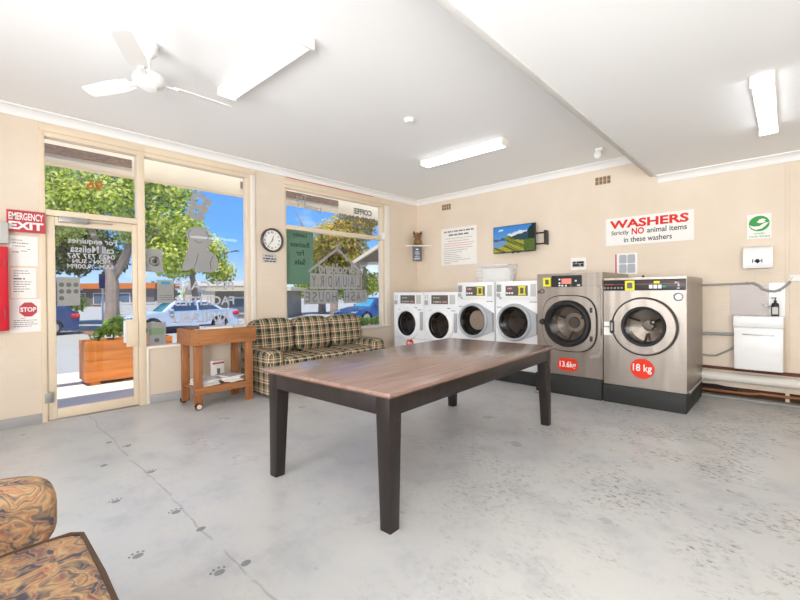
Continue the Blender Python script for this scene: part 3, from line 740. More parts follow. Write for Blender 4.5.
for sx in (-1, 1):
    MB().prism([(sx * 0.035, 0.235), (sx * 0.085, 0.21), (sx * 0.082, 0.29)], 'xz', -0.03, -0.01).build('ear', P('dark_fur', (70, 50, 36), 0.9), dog)
    MB().sphere((sx * 0.032, -0.08, 0.205), 0.011, 0, 8).build('eye', 'black', dog)
MB().sphere((0, -0.128, 0.175), (0.014, 0.01, 0.01), 0, 8).build('nose', 'black', dog)
kc = thing('hanging_plaque', 'dark blue KEEP CALM plaque hanging below the corner shelf', 'plaque', (0.20, -0.235, 2.03), math.radians(45))
MB().box((-0.09, -0.006, -0.14), (0.09, 0.0, 0.14), 0.002).build('board', P('slate_blue', (92, 98, 114), 0.6), kc)
m = MB()
for s_, z, w, hh in (('KEEP', .035, .08, .026), ('CALM', .0, .085, .026), ('AND', -.03, .03, .013), ('WASH', -.058, .085, .024), ('LAUNDRY', -.095, .13, .026)): put_text(m, s_, (0, -0.006, z), w, hh, 0.02)
m.prism([(-.022, .075), (.022, .075), (.028, .105), (.012, .09), (0, .112), (-.012, .09), (-.028, .105)], 'xz', -0.0075, -0.006)
m.build('lettering', 'white_ink', kc)
MB().tube([(-0.05, -0.003, 0.14), (0.0, -0.003, 0.172), (0.05, -0.003, 0.14)], 0.003, 6).build('cord', 'lightgrey', kc)

# ================================================================ washers
def face_text(parent, name, s, c, w, h, mat, bold=0.0):
    m = MB(); put_text(m, s, c, w, h, bold); return m.build(name, mat, parent)
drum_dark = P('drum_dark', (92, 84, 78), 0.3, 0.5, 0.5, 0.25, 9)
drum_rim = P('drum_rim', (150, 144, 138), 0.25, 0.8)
drum_lit = P('drum_lit_beige', (206, 190, 172), 0.4, 0.2)  # beige stands in for bright reflected light inside the drum
doorglass = GLASS('washer_door_glass', (0.74, 0.72, 0.70), 0.4, 0.18)
def drum(parent, cx, cz, R, depth, y0, mat=None):
    d = MB().lathe([(R * 1.02, -0.001), (R, -0.0), (R, -depth), (R * .35, -depth - .015), (R * .3, -depth + .01), (0, -depth + .012)], (cx, y0, cz), '-y', 40)
    d.build('drum', mat or drum_dark, parent)
    for k in range(3):
        a = k * 2.1 + .5; c_, s_ = math.cos(a), math.sin(a)
        MB().tube([(cx + c_ * R * .95, y0 + .01, cz + s_ * R * .95), (cx + c_ * R * .55, y0 + depth * .9, cz + s_ * R * .55)], 0.014, 8).build('drum_paddle', drum_rim, parent)
def box_with_hole(parent, name, mat, w, z0, z1, depth, cx, cz, R, cav=0.2):
    """cabinet whose front has a round opening with a short well behind it"""
    m = MB(); bm = m.bm; n = 40
    ring = [bm.verts.new((cx + R * math.cos(2 * PI * k / n), 0, cz + R * math.sin(2 * PI * k / n))) for k in range(n)]
    out = []
    for k in range(n):
        a = 2 * PI * k / n; dx, dz = math.cos(a), math.sin(a)
        tx = ((w / 2 - cx) if dx > 0 else (-w / 2 - cx)) / dx if abs(dx) > 1e-6 else 1e9
        tz = ((z1 - cz) if dz > 0 else (z0 - cz)) / dz if abs(dz) > 1e-6 else 1e9
        t = min(tx, tz); out.append(bm.verts.new((cx + dx * t, 0, cz + dz * t)))
    crn = {}
    def side(v):
        s = set()
        if abs(v.co.x - w / 2) < 1e-5: s.add('R')
        if abs(v.co.x + w / 2) < 1e-5: s.add('L')
        if abs(v.co.z - z1) < 1e-5: s.add('T')
        if abs(v.co.z - z0) < 1e-5: s.add('B')
        return s
    for k in range(n):
        a, b = out[k], out[(k + 1) % n]; f = [ring[k], a]
        if not (side(a) & side(b)):
            sa = side(a) | side(b)
            f.append(bm.verts.new((w / 2 if 'R' in sa else -w / 2, 0, z1 if 'T' in sa else z0)))
        f += [b, ring[(k + 1) % n]]; bm.faces.new(f)
    back = [bm.verts.new((v.co.x, cav, v.co.z)) for v in ring]
    for k in range(n): bm.faces.new((ring[k], ring[(k + 1) % n], back[(k + 1) % n], back[k]))
    bm.faces.new(back)
    P8 = [(x, y, z) for x in (-w / 2, w / 2) for y in (0, depth) for z in (z0, z1)]
    m._add(P8, [(0, 1, 3, 2), (4, 6, 7, 5), (0, 2, 6, 4), (1, 5, 7, 3), (2, 3, 7, 6)])
    return m.build(name, mat, parent)

def small_washer(x, label):
    w, H = 0.69, 1.285
    t = thing('washing_machine', label, 'washing machine', (x, -0.95, 0), 0, 'low white washers in the corner')
    cx, cz = -0.01, 0.745
    box_with_hole(t, 'cabinet', 'white', w, 0.18, H, 0.80, cx, cz, 0.225)
    MB().box((-w / 2, -0.04, 0), (w / 2, 0.78, 0.178), 0.004).build('plinth', 'plinth', t)
    cp = MB().box((-w / 2 + 0.006, -0.018, 1.055), (w / 2 - 0.006, 0.0, H - 0.012), 0.008).build('control_panel', 'white', t)
    MB().box((-0.17, -0.022, 1.09), (0.17, -0.018, 1.235), 0.003).build('display', 'dark', t)
    m = MB(); word_bars(m, -0.13, 0.03, 1.125, 0.02, -0.022, rnd); word_bars(m, -0.13, 0.0, 1.19, 0.014, -0.022, rnd); m.build('display_marks', 'lightgrey', t)
    MB().box((0.06, -0.0235, 1.115), (0.15, -0.022, 1.135)).build('display_red_mark', 'pinkink', t)
    MB().box((0.2, -0.020, 1.09), (0.31, -0.018, 1.24), 0.002).build('instruction_label', 'lightgrey', t)
    MB().box((-0.315, -0.03, 1.075), (-0.245, -0.018, 1.15), 0.004).build('coin_slot', 'grey', t)
    m = MB(); m.box((-0.31, -0.0195, 1.165), (-0.285, -0.018, 1.24)).box((-0.265, -0.0195, 1.165), (-0.24, -0.018, 1.24)); m.build('coin_marks', 'lightgrey', t)
    dr = MB().lathe([(0.225, 0.0), (0.285, 0.0), (0.29, 0.02), (0.275, 0.05), (0.235, 0.06), (0.215, 0.05), (0.213, 0.0)], (cx, 0, cz), '-y', 48).build('door_ring', 'white', t)
    MB().lathe([(0.214, 0.035), (0.19, 0.03), (0.12, 0.005), (0, -0.005)], (cx, 0, cz), '-y', 40).build('door_glass', doorglass, t)
    MB().lathe([(0.225, 0.0), (0.215, 0.03), (0.195, 0.028), (0.205, -0.02)], (cx, 0, cz), '-y', 40).build('door_gasket', 'rubber', t)
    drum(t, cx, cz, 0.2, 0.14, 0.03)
    MB().box((0.285, -0.03, 0.64), (0.335, 0.0, 0.95), 0.008).build('door_hinge_cover', 'grey', t)
    m = MB(); word_bars(m, 0.14, 0.2, 1.02, 0.014, -0.001, rnd); word_bars(m, -0.24, -0.16, 0.985, 0.008, -0.001, rnd); word_bars(m, 0.22, 0.3, 0.985, 0.012, -0.001, rnd); m.build('small_marks', 'greyink', t)
    MB().box((-w / 2, -0.0015, 0.482), (w / 2, 0.0, 0.488)).build('panel_seam', 'grey', t)
    MB().prism(ell(0.03, 0.395, 0.085, 0.085, 28), 'xz', -0.002, 0).build('size_sticker', 'sticker', t)
    face_text(t, 'sticker_lettering', '8kg', (0.03, -0.002, 0.395), 0.11, 0.07, 'white_ink', 0.02)
    return t
small_washer(0.61, 'low white front-load washer closest to the corner'); small_washer(1.315, 'low white front-load washer beside the taller white washers')

def tall_washer(x, label, bright):
    w, H = 0.645, 1.43
    t = thing('washing_machine', label, 'washing machine', (x, -0.95, 0), 0, 'tall white washers in the middle of the row')
    cx, cz = -0.01, 0.852
    box_with_hole(t, 'cabinet', 'white', w, 0.18, H, 0.86, cx, cz, 0.225)
    MB().box((-w / 2, -0.04, 0), (w / 2, 0.84, 0.178), 0.004).build('plinth', 'plinth', t)
    MB().box((-w / 2 + 0.006, -0.018, 1.17), (w / 2 - 0.006, 0.0, H - 0.012), 0.008).build('control_panel', 'white', t)
    MB().box((-0.175, -0.026, 1.195), (0.205, -0.018, 1.39), 0.006).build('display_bezel', 'white', t)
    MB().box((-0.15, -0.030, 1.225), (0.185, -0.026, 1.365), 0.003).build('display', 'dark', t)
    m = MB()
    for i in range(3): MB().box((-0.14 + i * .04, -0.0325, 1.25), (-0.113 + i * .04, -0.030, 1.275)).build('button', 'white', t)
    MB().box((-0.12, -0.0315, 1.315), (-0.05, -0.030, 1.34)).build('display_red_mark', 'pinkink', t)
    m = MB(); m.box((0.045, -0.034, 1.235), (0.155, -0.030, 1.255)).box((0.045, -0.034, 1.338), (0.155, -0.030, 1.358)).box((0.053, -0.0338, 1.255), (0.073, -0.030, 1.338)).box((0.127, -0.0338, 1.255), (0.147, -0.030, 1.338))
    m.build('yellow_card_frame', 'yellow', t)
    MB().box((0.218, -0.020, 1.215), (0.30, -0.018, 1.385), 0.002).build('instruction_label', 'lightgrey', t)
    MB().box((-0.30, -0.021, 1.28), (-0.225, -0.018, 1.385), 0.002).build('coin_label', 'midgrey', t)
    MB().lathe([(0.03, 0), (0.03, 0.014), (0.0, 0.014)], (-0.27, -0.018, 1.235), '-y', 18).lathe([(0.018, 0), (0.018, 0.014), (0.0, 0.014)], (-0.235, -0.018, 1.195), '-y', 18).build('coin_slot', 'grey', t)
    dr = MB().lathe([(0.245, 0.0), (0.262, 0.0), (0.264, 0.03), (0.256, 0.085), (0.24, 0.10), (0.222, 0.09), (0.216, 0.0)], (cx, 0, cz), '-y', 56)
    dr.build('door_ring', 'grey', t)
    m = MB(); m.prism([(cx + .26 * math.cos(a), cz + .26 * math.sin(a)) for a in [math.radians(68 - i * 136 / 20) for i in range(21)]] + [(0.3195, cz - .15), (0.3195, cz + .12)], 'xz', -0.055, 0.0)
    m.build('hinge_fairing', 'grey', t)
    MB().lathe([(0.216, 0.07), (0.19, 0.06), (0.12, 0.03), (0, 0.02)], (cx, 0, cz), '-y', 40).build('door_glass', doorglass, t)
    MB().lathe([(0.225, 0.02), (0.218, 0.075), (0.198, 0.06), (0.202, -0.02)], (cx, 0, cz), '-y', 40).build('door_gasket', 'rubber', t)
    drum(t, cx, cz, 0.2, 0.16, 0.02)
    if bright: MB().lathe([(0.15, -0.02), (0.145, 0.0), (0.04, 0.012), (0.035, 0.02), (0, 0.022)], (cx + .015, 0.05, cz), '-y', 36).build('lit_drum_back', drum_lit, t)
    m = MB(); word_bars(m, -0.3, -0.23, 1.06, 0.012, -0.001, rnd); word_bars(m, 0.2, 0.3, 1.14, 0.012, -0.001, rnd); m.build('small_marks', 'greyink', t)
    MB().box((-w / 2, -0.0015, 0.515), (w / 2, 0.0, 0.52)).build('panel_seam', 'grey', t)
    MB().prism(ell(-0.03, 0.44, 0.075, 0.075, 28), 'xz', -0.002, 0).build('size_sticker', 'sticker', t)
    face_text(t, 'sticker_lettering', '9kg', (-0.03, -0.002, 0.44), 0.1, 0.06, 'white_ink', 0.02)
    return t
tall_washer(1.985, 'taller white washer with a lit drum painted in pale beige', True); tall_washer(2.66, 'taller white washer beside the first steel washer, dark drum', False)

# 13.6 kg steel washer
t = thing('washing_machine', 'stainless steel washer with square-round door and 13.6kg sticker', 'washing machine', (3.45, -1.13, 0))
w, H = 0.80, 1.505; cx, cz = 0.0, 0.885
box_with_hole(t, 'cabinet', 'steel', w, 0.24, H, 1.06, cx, cz, 0.285)
MB().box((-w / 2, -0.045, 0), (w / 2, 1.04, 0.238), 0.004).build('plinth', 'plinth', t)
MB().box((-w / 2, -0.0015, 1.345), (w / 2, 0, 1.351)).build('panel_seam', 'midgrey', t)
cp = MB().prism(rrect(-0.205, 0.17, 1.347 - .01, 1.478, 0.008, 3), 'xz', -0.012, 0).build('control_panel', 'black', t)
MB().box((-0.075, -0.0145, 1.373), (0.045, -0.012, 1.44)).build('display', P('orange_display', (240, 140, 124), 0.4), t)
m = MB()
for a, b in ((-.1, 1.43), (-.1, 1.385), (-.1, 1.355), (-.065, 1.352), (-.02, 1.352), (.10, 1.41), (.125, 1.355), (.14, 1.355)): MB().box((a - .011, -0.0145, b - .009), (a + .011, -0.012, b + .009)).build('button', 'white', t)
MB().box((0.03, -0.0145, 1.345), (0.05, -0.012, 1.362)).build('green_button', 'greenink', t)
m = MB(); m.box((-0.31, -0.02, 1.345), (-0.285, 0, 1.455)).box((-0.235, -0.02, 1.345), (-0.21, 0, 1.455)).box((-0.285, -0.02, 1.345), (-0.235, 0, 1.368)).box((-0.285, -0.02, 1.432), (-0.235, 0, 1.455)); m.build('yellow_card_frame', 'yellow', t)
MB().box((-0.285, -0.012, 1.368), (-0.235, 0, 1.432)).build('dark_card', 'dark', t)
m = MB(); m.lathe([(0.032, 0), (0.032, 0.01), (0.02, 0.01), (0.02, 0)], (-0.33, 0, 1.285), '-y', 20).lathe([(0.02, 0), (0.02, 0.01), (0, 0.01)], (-0.375, 0, 1.275), '-y', 16); m.build('coin_slot', 'dark', t)
def squircle(cx, cz, rx, rz, k=3.2, n=56):
    out = []
    for i in range(n):
        a = 2 * PI * i / n; c_, s_ = math.cos(a), math.sin(a); r = (abs(c_) ** k + abs(s_) ** k) ** (-1 / k); out.append((cx + rx * r * c_, cz + rz * r * s_))
    return out
def ring_band(m, o, i, y0, y1):
    n = len(o); bm = m.bm
    O0 = [bm.verts.new((a, y0, b)) for a, b in o]; O1 = [bm.verts.new((a, y1, b)) for a, b in o]; I1 = [bm.verts.new((a, y1, b)) for a, b in i]; I0 = [bm.verts.new((a, y0, b)) for a, b in i]
    for A, B in ((O0, O1), (O1, I1), (I1, I0)):
        for k in range(n): bm.faces.new((A[k], A[(k + 1) % n], B[(k + 1) % n], B[k]))
    return m
ring_band(MB(), squircle(cx + .012, cz, 0.335, 0.35), squircle(cx + .012, cz, 0.325, 0.34), -0.001, -0.02).build('door_gasket', 'rubber', t)
ring_band(MB(), squircle(cx + .012, cz, 0.324, 0.339), squircle(cx, cz, 0.283, 0.29, 2.1), -0.001, -0.035).build('door_surround', 'steel', t)
MB().lathe([(0.284, 0.0), (0.286, 0.05), (0.27, 0.075), (0.238, 0.078), (0.215, 0.05), (0.213, -0.03)], (cx, 0, cz), '-y', 56).build('door_ring', 'rubber', t)
MB().lathe([(0.216, 0.05), (0.17, 0.04), (0.1, 0.01), (0, 0.0)], (cx, 0, cz), '-y', 40).build('door_glass', doorglass, t)
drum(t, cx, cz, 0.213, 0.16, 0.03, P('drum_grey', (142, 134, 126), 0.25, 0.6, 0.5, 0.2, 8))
MB().lathe([(0.035, 0.0), (0.04, 0.05), (0.03, 0.085), (0, 0.09)], (cx - .305, 0, cz + .01), '-y', 18).build('door_handle', 'black', t)
for z_ in (-.2, .14): MB().box((cx + .27, -0.05, cz + z_), (cx + .30, 0, cz + z_ + .06), 0.006).build('hinge', 'black', t)
MB().prism([(0.345, 1.33), (0.38, 1.33), (0.38, 0.6), (0.345, 0.54), (0.25, 0.50), (0.25, 0.47), (0.37, 0.49), (0.395, 0.56), (0.395, 1.34), (0.345, 1.34)], 'xz', -0.006, 0).build('raised_edge_strip', 'chrome', t)
MB().prism(rrect(-0.13, 0.115, 0.295, 0.45, 0.06), 'xz', -0.002, 0).build('size_sticker', 'sticker', t)
face_text(t, 'sticker_lettering', '13.6kg', (-0.007, -0.002, 0.365), 0.2, 0.095, 'white_ink', 0.02)
# 18 kg steel washer
t = thing('washing_machine', 'stainless steel washer with round door and round red 18kg sticker', 'washing machine', (4.265, -1.13, 0))
w, H = 0.805, 1.43; cx, cz = 0.015, 0.89
box_with_hole(t, 'cabinet', 'steel', w, 0.205, H, 1.06, cx, cz, 0.215)
MB().box((-w / 2, -0.03, 0), (w / 2, 1.04, 0.203), 0.004).build('plinth', 'plinth', t)
MB().box((w / 2, 0.05, 0.205), (w / 2 + .004, 1.04, 0.215), 0.001).tube([(w / 2 + .012, 0.1, 0.21), (w / 2 + .012, 0.9, 0.215)], 0.012, 8).build('side_rail', 'metal', t)
cp = MB().box((-0.398, -0.012, 1.285), (0.398, 0, 1.405), 0.003).build('control_panel', 'black', t)
m = MB(); m.box((-0.39, -0.0135, 1.35), (-0.29, -0.012, 1.36)).box((-0.28, -0.0130, 1.352), (0.38, -0.012, 1.356)); m.build('red_stripe', P('panel_red', (190, 80, 64), 0.5), t)
m = MB()
for i in range(6): m.lathe([(0.010, 0), (0.010, 0.0015), (0.006, 0.0015), (0.006, 0)], (-0.385 + i * .036, -0.012, 1.315), '-y', 10)
m.build('symbols', 'lightgrey', t)
m = MB()
for i in range(3): MB().box((0.065 + i * .042, -0.0145, 1.305), (0.098 + i * .042, -0.012, 1.345), 0.001).build('button', 'white', t)
MB().box((0.19, -0.0145, 1.315), (0.225, -0.012, 1.335)).build('green_button', P('teal_green', (40, 150, 110), 0.5), t)
MB().box((0.11, -0.0145, 1.36), (0.165, -0.012, 1.385)).build('yellow_mark', 'yellow', t)
m = MB(); m.box((0.30, -0.0145, 1.36), (0.34, -0.012, 1.375)).box((0.328, -0.0145, 1.325), (0.342, -0.012, 1.372)).box((0.32, -0.0145, 1.30), (0.345, -0.012, 1.312)); m.build('coin_symbol', 'lightgrey', t)
m = MB(); m.box((-0.17, -0.022, 1.285), (-0.15, 0, 1.395)).box((-0.095, -0.022, 1.285), (-0.075, 0, 1.395)).box((-0.15, -0.022, 1.285), (-0.095, 0, 1.308)).box((-0.15, -0.022, 1.372), (-0.095, 0, 1.395)); m.build('yellow_card_frame', 'yellow', t)
MB().box((-0.15, -0.014, 1.308), (-0.095, 0, 1.372)).build('dark_card', 'dark', t)
MB().box((0.28, -0.002, 1.16), (0.385, 0, 1.27)).build('coin_plate', 'whitep', t)
MB().lathe([(0.045, 0), (0.045, 0.012), (0.032, 0.02), (0.03, 0.006), (0, 0.006)], (0.333, -0.002, 1.215), '-y', 24).build('coin_slot', 'metal', t)
MB().lathe([(0.215, 0.0), (0.308, 0.0), (0.308, 0.05), (0.3, 0.058), (0.22, 0.058), (0.213, 0.03)], (cx, 0, cz), '-y', 64).build('door_ring', 'steel', t)
MB().lathe([(0.3085, 0.0), (0.32, 0.0), (0.32, 0.045), (0.3085, 0.048)], (cx, 0, cz), '-y', 64).build('door_seal', 'rubber', t)
MB().lathe([(0.213, 0.02), (0.217, 0.062), (0.21, 0.068), (0.19, 0.066), (0.182, 0.03), (0.182, -0.03)], (cx, 0, cz), '-y', 56).build('door_gasket', 'rubber', t)
MB().lathe([(0.184, 0.05), (0.15, 0.04), (0.08, 0.012), (0, 0.0)], (cx, 0, cz), '-y', 40).build('door_glass', doorglass, t)
drum(t, cx, cz, 0.182, 0.15, 0.03, P('drum_grey2', (142, 134, 126), 0.25, 0.6, 0.5, 0.2, 8))
MB().sphere((cx + .06, 0.1, cz + .04), (0.03, 0.02, 0.03)).build('drum_bolt', drum_rim, t)
MB().prism(rrect(-0.315, -0.27, 0.80, 0.95, 0.02), 'xz', -0.075, 0.0).build('door_handle', 'black', t)
MB().prism(rrect(-0.302, -0.284, 0.83, 0.92, 0.008), 'xz', -0.08, -0.075).build('handle_insert', 'metal', t)
m = MB(); m.box((-0.40, -0.0012, 0.77), (-0.318, 0, 0.86)).box((-0.40, -0.0012, 0.875), (-0.33, 0, 0.925)); m.build('white_label', 'paper', t)
MB().prism(ell(-0.005, 0.42, 0.118, 0.112, 40), 'xz', -0.002, 0).build('size_sticker', 'sticker', t)
face_text(t, 'sticker_lettering', '18 kg', (-0.005, -0.002, 0.418), 0.185, 0.105, 'white_ink', 0.015)
MB().lathe([(0.014, 0), (0.014, 0.02), (0, 0.024)], (0.0, 0.03, H), 'z', 12).build('top_knob', 'black', t)
# wire basket on the white machines
bk = thing('wire_basket', 'white wire basket on top of the taller white washers', 'basket', (1.90, -0.20, 1.43))
m = MB()
def rect(z, wx, wy, r): m.tube([(-wx, -wy, z), (wx, -wy, z), (wx, wy, z), (-wx, wy, z), (-wx, -wy, z)], r, 6)
for i in range(6): rect(0.006 + i * .056, 0.25 + i * .012, 0.14 + i * .006, 0.004 if i < 5 else 0.008)
for i in range(17):
    u = -1 + 2 * i / 16
    for sy in (-1, 1): m.tube([(u * .25, sy * .14, .006), (u * .31, sy * .17, .286)], 0.003, 5, caps=False)
    m.tube([(u * .25, -.14, .006), (u * .25, .14, .006)], 0.003, 5, caps=False)
for i in range(8):
    u = -1 + 2 * i / 7
    for sx in (-1, 1): m.tube([(sx * .25, u * .14, .006), (sx * .31, u * .17, .286)], 0.003, 5, caps=False)
m.build('wire_body', 'white', bk)
MB().box((-0.25, 0.0, 0.02), (0.25, 0.12, 0.24), 0.01).build('white_lining', 'paper', bk)

# ================================================================ wash basin corner, pipes
v = thing('wash_basin_cabinet', 'white wall-hung hand basin cabinet below the towel dispenser', 'wash basin', (5.185, -0.25, 0.39))
MB().box((-0.205, 0, 0), (0.205, 0.25, 0.475), 0.004).build('cabinet_body', 'white', v)
MB().box((-0.203, -0.018, 0.003), (0.203, 0, 0.468), 0.004).build('door', 'white', v)
MB().box((-0.13, -0.04, 0.39), (0.135, -0.03, 0.405), 0.003).box((-0.125, -0.03, 0.393), (-0.115, -0.018, 0.402)).box((0.12, -0.03, 0.393), (0.13, -0.018, 0.402)).build('handle', 'metal', v)
bs = MB().box((-0.21, -0.022, 0.478), (0.21, 0.25, 0.60), 0.008)
bs.build('basin', 'white', v)
MB().tube([(0.10, 0.2, 0.60), (0.10, 0.2, 0.70), (0.10, 0.16, 0.715), (0.06, 0.09, 0.71)], 0.011, 10).tube([(0.10, 0.2, 0.70), (0.03, 0.19, 0.735)], 0.006, 8).build('tap', 'whitep', v)
sb = thing('soap_dispenser', 'black pump soap bottle standing on the white basin', 'soap bottle', (5.325, -0.13, 0.991))
MB().lathe([(0, 0), (0.031, 0), (0.033, 0.006), (0.033, 0.12), (0.026, 0.14), (0.012, 0.148), (0.012, 0.16), (0, 0.16)], (0, 0, 0), 'z', 24).build('bottle', 'black', sb)
MB().box((-0.024, -0.0345, 0.02), (0.024, -0.031, 0.1), 0.0).build('label', 'lightgrey', sb)
MB().lathe([(0.013, 0.158), (0.013, 0.172), (0.005, 0.175), (0.005, 0.195), (0.012, 0.196), (0.012, 0.204), (0, 0.206)], (0, 0, 0), 'z', 14).tube([(0, 0, .2), (-.035, -.01, .198)], 0.005, 8).build('pump', 'black', sb)
tag(MB().box((4.925, -0.004, 0.972), (5.28, 0, 1.345)).build('steel_splashback', P('dull_steel', (150, 143, 140), 0.4, 0.5)), 'grey steel splashback sheet on the wall behind the basin', 'splashback')
tag(MB().box((5.27, -0.0085, 0.972), (5.405, -0.0045, 1.36)).build('white_splashback', 'white'), 'bright white splashback panel behind the soap bottle', 'splashback')
gp = bw('power_outlet', 'white double power outlet on the back wall, right edge', 'outlet', 5.50, 1.41)
MB().box((-0.075, -0.012, -0.036), (0.075, 0, 0.036), 0.004).build('plate', 'whitep', gp)
m = MB()
for cx_ in (-.045, .035):
    for a, b in ((-.01, .006), (.01, .006), (0, -.012)): m.box((cx_ + a - .002, -0.013, b - .005), (cx_ + a + .002, -0.012, b + .005))
m.build('socket_slots', 'ink', gp)
cd = thing('cable_conduit', 'grey electrical conduit looping above the basin to the power outlet', 'conduit', (0, 0, 0))
MB().tube([(4.66, -0.03, 1.345), (5.09, -0.03, 1.358)], 0.012, 8).build('straight_conduit', 'galv', cd)
MB().tube([(5.09, -0.03, 1.358), (5.14, -0.03, 1.36), (5.18, -0.03, 1.335), (5.215, -0.03, 1.29), (5.27, -0.03, 1.268), (5.32, -0.03, 1.262), (5.37, -0.03, 1.285), (5.42, -0.03, 1.335), (5.445, -0.03, 1.374)], 0.013, 8).build('flexible_conduit', 'galv', cd)
m = MB()
for x, z in ((5.08, 1.358), (5.205, 1.3), (5.36, 1.278)): m.box((x - .008, -0.045, z - .018), (x + .008, 0, z + .018), 0.003)
m.build('pipe_clip', 'midgrey', cd)
tag(MB().tube([(4.66, -0.05, 0.755), (4.98, -0.05, 0.76)], 0.02, 10).build('water_pipe', 'galv'), 'grey horizontal pipe running from the washer to the basin cabinet', 'pipe')
tag(MB().tube([(4.66, -0.06, 0.50), (4.72, -0.06, 0.49), (4.80, -0.05, 0.495), (4.90, -0.04, 0.56), (4.99, -0.04, 0.63)], 0.011, 8).build('inlet_hose', 'galv'), 'thin grey hose sagging between the washer and the basin', 'hose')
tag(MB().tube([(4.2, -0.09, 0.255), (7.3, -0.09, 0.262)], 0.055, 16).tube([(4.70, -0.09, 0.255), (4.78, -0.09, 0.255)], 0.06, 16).build('drain_pipe', 'pvc'), 'thick white drain pipe along the foot of the back wall', 'pipe')
tag(MB().tube([(4.66, -0.02, 0.352), (5.0, -0.02, 0.352), (7.3, -0.02, 0.355)], 0.012, 8).tube([(4.66, -0.045, 0.34), (5.0, -0.03, 0.335), (7.3, -0.045, 0.33)], 0.007, 8).build('red_hose', 'redcable'), 'red-brown hose lying along the wall above the drain pipe', 'hose')
tag(MB().tube([(4.66, -0.05, 0.075), (5.1, -0.05, 0.08), (5.2, -0.05, 0.095), (7.3, -0.05, 0.1)], 0.016, 8).build('copper_pipe', 'copper'), 'old copper pipe just above the floor under the drain pipe', 'pipe')
tag(MB().tube([(4.4, -0.04, 0.12), (4.8, -0.03, 0.13), (5.0, -0.03, 0.10)], 0.018, 8).build('lagged_pipe', 'rubber'), 'short dark lagged pipe behind the 18kg washer near the floor', 'pipe')

# ================================================================ ceiling fittings
def batten(name, label, c, z, L, w, h, rz, tail):
    t = thing(name, label, 'ceiling light', (c[0], c[1], z), rz, 'fluorescent ceiling lights')
    MB().box((-L / 2, -w / 2, -0.035), (L / 2, w / 2, 0), 0.004).build('housing', 'lampwhite', t)
    MB().prism([(-w / 2 + .008, -0.035), (-w / 2 + .016, -h + .012), (-w / 2 + .03, -h), (w / 2 - .03, -h), (w / 2 - .016, -h + .012), (w / 2 - .008, -0.035)], 'yz', -L / 2 + .02, L / 2 - .02).build('diffuser', 'lampdim' if h == .082 else 'lamp', t)
    for sx in (-1, 1): MB().box((sx * (L / 2 - .01) - .012, -w / 2 - .002, -h - .002), (sx * (L / 2 - .01) + .012, w / 2 + .002, 0), 0.004).build('end_cap', 'lampwhite', t)
    return t
batten('ceiling_light', 'fluorescent batten light on the ceiling beside the fan', (2.37, -4.61), HC, 1.19, 0.165, 0.082, 0.03, 0)
batten('ceiling_light', 'fluorescent batten light on the ceiling towards the washers', (2.36, -1.82), HC, 1.24, 0.17, 0.08, 0.03, 0)
batten('ceiling_light', 'fluorescent batten light on the lower ceiling at the right', (5.30, -1.82), SOF, 1.24, 0.13, 0.085, PI / 2, 0)
fan = thing('ceiling_fan', 'white three-blade ceiling fan near the shopfront', 'ceiling fan', (2.05, -5.32, HC))
MB().lathe([(0, 0), (0.062, 0), (0.066, -0.02), (0.055, -0.075), (0.022, -0.11), (0, -0.11)], (0, 0, 0), 'z', 28).build('ceiling_rose', 'whitep', fan)
MB().tube([(0, 0, -0.1), (0, 0, -0.24)], 0.012, 10).build('rod', 'whitep', fan)
MB().lathe([(0, -0.215), (0.03, -0.22), (0.09, -0.235), (0.105, -0.265), (0.1, -0.295), (0.06, -0.315), (0.05, -0.335), (0, -0.34)], (0, 0, 0), 'z', 32).build('motor', 'whitep', fan)
for k in range(3):
    a = math.radians(-29 + 120 * k) if False else math.radians((-29.0, 91.0, 207.5)[k])
    m = MB(); R = Matrix.Rotation(a, 4, 'Z') @ Matrix.Translation((0, 0, -0.275)) @ Matrix.Rotation(math.radians(14), 4, 'X')
    m.box((0.09, -0.02, -0.004), (0.2, 0.02, 0.004), 0.002, 0, R)
    bl = bmesh.new(); pts = [(0.16, -0.045), (0.30, -0.062), (0.585, -0.055), (0.60, -0.03), (0.60, 0.03), (0.585, 0.055), (0.30, 0.062), (0.16, 0.045)]
    m2 = MB().prism(pts, 'xy', 0.004, 0.010); m.merge(m2.bm, 0, R)
    m.build('blade', 'whitep', fan)
tag(MB().lathe([(0, 0), (0.055, 0), (0.055, -0.02), (0.04, -0.035), (0, -0.04)], (2.53, -3.02, HC), 'z', 24).build('smoke_detector', 'whitep'), 'small round smoke detector on the ceiling', 'smoke detector')
sp = thing('ceiling_spotlight', 'small white spot lamp on the ceiling by the soffit edge', 'spotlight', (3.66, -0.66, HC))
MB().box((-0.03, -0.03, -0.04), (0.06, 0.03, 0), 0.004).build('mount', 'whitep', sp)
MB().sphere((0.0, -0.02, -0.085), (0.05, 0.05, 0.06)).build('bulb', 'whitep', sp)

